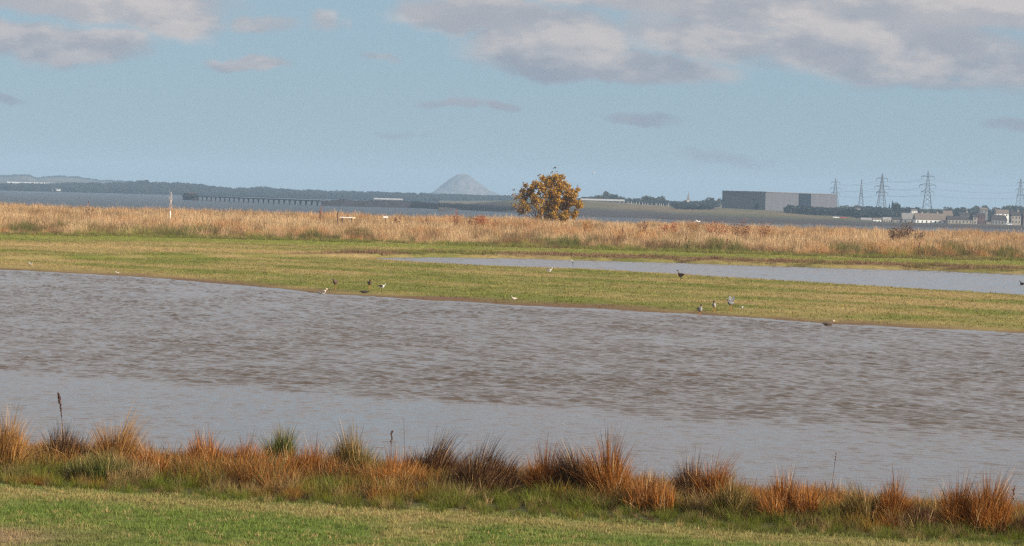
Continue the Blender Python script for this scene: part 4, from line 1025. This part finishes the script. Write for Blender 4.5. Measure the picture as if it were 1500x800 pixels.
building('farmhouse', 'bright white house on the distant left slope', 'house', 81, 85, 271.5, 269.6, 268.8, 4650, 8, M_W, M_PALE, 1)
building('long_shed', 'long low pale-roofed shed behind the breakwater', 'building', 545, 586, 295, 292.5, 290.4, 3200, 20, M_DARKW, M_PALE, 8)
# church spire
p = at_y(1008, 300, 2700); zz = head_z(1008, 2700); o = empty('church_spire', (p.x, 2700, zz), 'pale church tower with a thin spire among the far trees', 'church')
h1 = zpx(1008, 293.5, 2700)-zz; h2 = zpx(1008, 280.5, 2700)-zz
MB().box(-1.4, 1.4, -1.4, 1.4, 0, h1).build('tower', mt('pale_stone', (.6, .55, .52)), o)
MB().add([(-1.5, -1.5, h1+.004), (1.5, -1.5, h1+.004), (1.5, 1.5, h1+.004), (-1.5, 1.5, h1+.004), (0, 0, h2)], [(0,3,2,1), (0,1,4), (1,2,4), (2,3,4), (3,0,4)]).build('spire', M_GY, o)
# row of pale poles by the shore road
for i, px in enumerate([905, 911, 917, 922, 929, 933.5, 938, 942, 946, 952, 958, 963, 966, 969, 976, 984, 992, 999, 1006, 1012, 1018, 1024, 1031, 1038]):
    Y = 2240; z0 = head_z(px, Y); zt_ = zpx(px, 296.5+(px-905)*.03+random.uniform(-.8, .8), Y)
    o = MB().tube([(0, 0, 0), (0, 0, max(2, zt_-z0))], [.28, .2], 6).build('pole', M_PALE, None, loc=((px-750)/F*Y, Y, z0))
    tag(o, 'thin pale pole in the row along the headland top', 'pole', 'row of pale poles on the headland')
    o['label'] = 'thin pale pole in the row on the headland between tree and warehouse'
# buoy and parked vehicles on the shore
p = at_y(1021, 316.5, 1480); o = empty('dinghy', (p.x, 1480, head_z(1021, 1480)), 'small white boat drawn up on the dark foreshore', 'boat')
zz = p.z-o.location.z
m = MB(); m.add([(-1.4, -.5, .2), (.8, -.55, .2), (1.7, 0, .5), (.8, .55, .2), (-1.4, .5, .2), (-1.5, -.7, 1.1), (.9, -.75, 1.1), (2, 0, 1.4), (.9, .75, 1.1), (-1.5, .7, 1.1)],
      [(4,3,2,1,0), (0,1,6,5), (1,2,7,6), (2,3,8,7), (3,4,9,8), (4,0,5,9), (5,6,7,8,9)]); m.build('hull', M_W, o); MB().box(-.4, .5, -.4, .4, 1.104, 1.7).build('cabin', M_W, o)
def car(px, py, Y, c, lab):
    z = head_z(px, Y); o = empty('parked_car', ((px-750)/F*Y, Y, z), lab, 'car', None, .1)
    m = MB(); prof_ = [(-2.2, .35), (2.2, .35), (2.25, .8), (1.4, .95), (.8, 1.5), (-1.2, 1.5), (-1.9, .95), (-2.25, .85)]
    n = len(prof_); vs = [(x_, -.85, z_) for x_, z_ in prof_]+[(x_, .85, z_) for x_, z_ in prof_]
    m.add(vs, [tuple(range(n)), tuple(reversed(range(n, 2*n)))]+[(i, n+i, n+(i+1) % n, (i+1) % n) for i in range(n)]); m.build('body', c, o)
    MB().add([(1.3, -.87, .98), (.78, -.87, 1.42), (-1.1, -.87, 1.42), (-1.7, -.87, .98), (1.3, -.853, .98), (.78, -.853, 1.42), (-1.1, -.853, 1.42), (-1.7, -.853, .98)], [(0,1,2,3), (4,7,6,5), (0,4,5,1), (1,5,6,2), (2,6,7,3), (3,7,4,0)]).build('window', M_GLASS, o)
    for wx in (-1.35, 1.35):
        for wy in (-.9, .7): MB().tube([(wx, wy, .34), (wx, wy+.2, .34)], .34, 12).build('wheel', M_DARKW, o)
car(1222, 322, 1900, mt('white_paintwork', (.7, .7, .7)), 'white car parked on the shore below the warehouse, left of the red one')
car(1233, 322, 1900, mt('red_paintwork', (.35, .08, .07)), 'red car parked on the shore below the warehouse')
car(1475, 328, 1830, mt('silver_paintwork', (.75, .75, .75)), 'silver car parked on the quay left of the two-storey villa')

# ------------------------------------------------------------------ pier
Ya = at_z(272, 293, -5).y; Yb = at_z(470, 301.5, -5).y
A = Vector(((272-750)/F*Ya, Ya, 0)); B = Vector(((470-750)/F*Yb, Yb, 0)); dv_ = (B-A); Ln = dv_.length; ang = math.atan2(dv_.y, dv_.x)
pier = empty('pier', (A.x, A.y, -5), 'long dark wooden pier on many piles with sheds at its head', 'pier', None, ang)
M_PIER = principled('pier_timber', (.018, .016, .017), .9, .4, 3)
deck = zpx(372, 290.0, (Ya+Yb)/2)+5; hd = 33*Ya/F
MB().box(hd, Ln, -2, 2, deck-.4, deck).build('deck', M_PIER, pier)
MB().box(0, hd, -5, 5, deck-1.6, deck+.2).build('pier_head', M_PIER, pier)
MB().box(.3, hd*.38, -4, 4, deck+.204, deck+2.2).build('shed', M_PIER, pier)
MB().box(hd*.42, hd*.95, -4, 4, deck+.204, deck+2.2).build('shed', M_PIER, pier); MB().gable(hd*.42, hd*.95, -4, 4, deck+2.204, deck+3.6, .2, hd*.12).build('shed_roof', mt('shed_roof', (.07, .055, .05)), pier)
MB().box(hd*.52, hd*.60, -4.1, -4.004, deck+.4, deck+1.9).build('shed_door', mt('rusty_door', (.35, .16, .12)), pier)
for k in range(9):
    xx = hd*(k+.3)/9; MB().box(xx, xx+.9, -4.6, -3.8, -2, deck-1.605).build('pile', M_PIER, pier)
MB().box(.5, hd-.5, -3.7, 4, -1, deck-1.61).build('fender_wall', M_PIER, pier)
npile = 26
for k in range(npile):
    xx = hd+(Ln-hd)*(k+.6)/npile
    for s_ in (-1, 1): MB().tube([(xx, s_*2.6, -2), (xx, s_*1.7, deck-.405)], .55, 6).build('pile', M_PIER, pier)
    MB().box(xx-.25, xx+.25, -2.2, 2.2, deck-.9, deck-.45).build('crosshead', M_PIER, pier)
for s_ in (-1, 1):
    MB().box(hd, Ln, s_*1.95-.05, s_*1.95+.05, deck+.9, deck+1.05).build('handrail', M_PIER, pier)
    for k in range(40): 
        xx = hd+(Ln-hd)*(k+.5)/40; MB().box(xx-.06, xx+.06, s_*1.95-.04, s_*1.95+.04, deck+.003, deck+.898).build('rail_post', M_PIER, pier)

# ------------------------------------------------------------------ pylons and cables
def pylon(px, top, base, Y, yaw, label, arms=(14, 18, 14), sc=1.0):
    z0 = head_z(px, Y) if Y < 5200 else 0; X0 = (px-750)/F*Y; zt_ = zpx(px, top, Y); H = zt_-z0
    o = empty('pylon', (X0, Y, z0), label, 'pylon', 'electricity pylons behind the village', yaw)
    def hw(t): return (4.3*(1-t)**1.25+.9*(1-t)+.35)*H/47*sc
    lv = [0, .14, .27, .38, .48, .57, .65, .73, .81, .89, .95]
    for sx in (-1, 1):
        for sy in (-1, 1):
            MB().tube([(sx*hw(t), sy*hw(t), H*t) for t in lv]+[(0, 0, H)], .30, 4).build('leg', M_STEEL, o)
    for face in range(4):
        m = MB()
        for i in range(len(lv)-1):
            a, b = lv[i], lv[i+1]; A_, B_ = hw(a), hw(b)
            for s_ in (-1, 1):
                p1, p2 = (s_*A_, -A_, H*a), (-s_*B_, -B_, H*b)
                c_, s__ = math.cos(face*math.pi/2), math.sin(face*math.pi/2)
                rot = lambda q: (q[0]*c_-q[1]*s__, q[0]*s__+q[1]*c_, q[2])
                m.tube([rot(p1), rot(p2)], .13, 4, False)
        m.build('lattice', M_STEEL, o)
    tips = []
    for t, L_ in zip((.86, .66, .50), arms):
        L_ = L_*H/47/2; w_ = hw(t); m = MB()
        for s_ in (-1, 1):
            for sy in (-1, 1):
                m.tube([(s_*w_, sy*w_, H*t), (s_*L_, 0, H*t+.2)], .30, 4); m.tube([(s_*w_, sy*w_, H*(t+.045)), (s_*L_, 0, H*t+.3)], .22, 4)
            for q in (.33, .66): m.tube([(s_*(w_+(L_-w_)*q), -w_*(1-q), H*t), (s_*(w_+(L_-w_)*q), -w_*(1-q), H*(t+.045*(1-q)))], .1, 4)
        m.tube([(-w_, 0, H*t), (w_, 0, H*t)], .3, 4)
        arm = m.build('crossarm', M_STEEL, o)
        for s_ in (-1, 1):
            MB().tube([(s_*L_, 0, H*t+.1), (s_*L_, 0, H*t-3.2*H/47)], .20, 6).build('insulator', M_STEEL, arm)
            tips.append(Vector((X0+s_*L_*math.cos(yaw), Y+s_*L_*math.sin(yaw), z0+H*t-3.2*H/47)))
    return tips
t1 = pylon(1220, 261, 300, 3900, R_(8), 'faintest pylon, rising behind the right end of the warehouse')
t2 = pylon(1258, 262, 305, 3600, R_(76), 'narrow faint pylon seen edge-on, second from the left', (12, 14, 12), .75)
t3 = pylon(1288, 254, 306, 2950, R_(10), 'dark pylon left of the conifer clump with three clear crossarms')
t4 = pylon(1355, 250, 306, 2900, R_(-12), 'tallest pylon, standing behind the long white hall')
t5 = pylon(1491, 261, 303, 3500, R_(35), 'pylon at the right edge behind the villas')
def cable(a, b, sag, label, grp):
    m = MB(); n = 14; pts = [a.lerp(b, k/n)-Vector((0, 0, sag*4*(k/n)*(1-k/n))) for k in range(n+1)]
    o0 = pts[0].copy(); o = m.tube([p_-o0 for p_ in pts], .085, 4).build('power_cable', M_STEEL, None, loc=o0); tag(o, label, 'cable', grp)
LV = ['left top', 'right top', 'left middle', 'right middle', 'left lowest', 'right lowest']
for i in range(6):
    cable(t4[i], t5[i], 2.5, LV[i]+'-arm cable from the tallest pylon to the right-edge pylon', 'cables right of the tallest pylon')
    cable(t3[i], t4[i], 1.5, LV[i]+'-arm cable from the dark pylon to the tallest pylon', 'cables between the two clearest pylons')
    cable(t1[i], t3[i], 2.5, LV[i]+'-arm cable from the faintest pylon to the dark pylon', 'cables left of the dark pylon')

ORD = ['leftmost', 'second', 'third', 'fourth', 'fifth', 'sixth', 'seventh', 'eighth', 'ninth', 'tenth', 'eleventh', 'twelfth', 'thirteenth', 'fourteenth', 'fifteenth', 'sixteenth', 'seventeenth', 'eighteenth', 'nineteenth', 'twentieth', 'twenty-first', 'twenty-second', 'twenty-third', 'twenty-fourth']
for grp in ['row of pale poles on the headland', 'white caravans on the far left shore'] + sorted({o['group'] for o in C.objects if o.get('group', '').startswith('dark trees ')}):
    os_ = sorted([o for o in C.objects if o.get('group') == grp], key=lambda o: o.location.x/o.location.y)
    for i, o in enumerate(os_):
        if i == 0: pre = 'leftmost'
        elif i == len(os_)-1: pre = 'rightmost'
        else: pre = ORD[i]+' from the left,'
        short = {'row of pale': 'thin pale pole in the row on the headland', 'white carav': 'white static caravan in the distant row at left'}.get(grp[:11]) or o['label'].replace('dark round-topped', 'dark')
        o['label'] = pre+' '+short

# ------------------------------------------------------------------ haze
hz = MB().box(-2990, 2990, -190, 10300, -8, 95).build('haze', bpy.data.materials.new('haze_air')); tag(hz, kind='stuff')
hm = hz.data.materials[0]; hm.use_nodes = True; hm.node_tree.nodes.clear(); t = N(hm.node_tree)
pv = t.n('ShaderNodeVolumePrincipled'); pv.inputs['Color'].default_value = (.51, .73, .98, 1); pv.inputs['Density'].default_value = 1.1e-4; pv.inputs['Anisotropy'].default_value = 0.0
ho = t.n('ShaderNodeOutputMaterial'); hm.node_tree.links.new(pv.outputs[0], ho.inputs['Volume'])
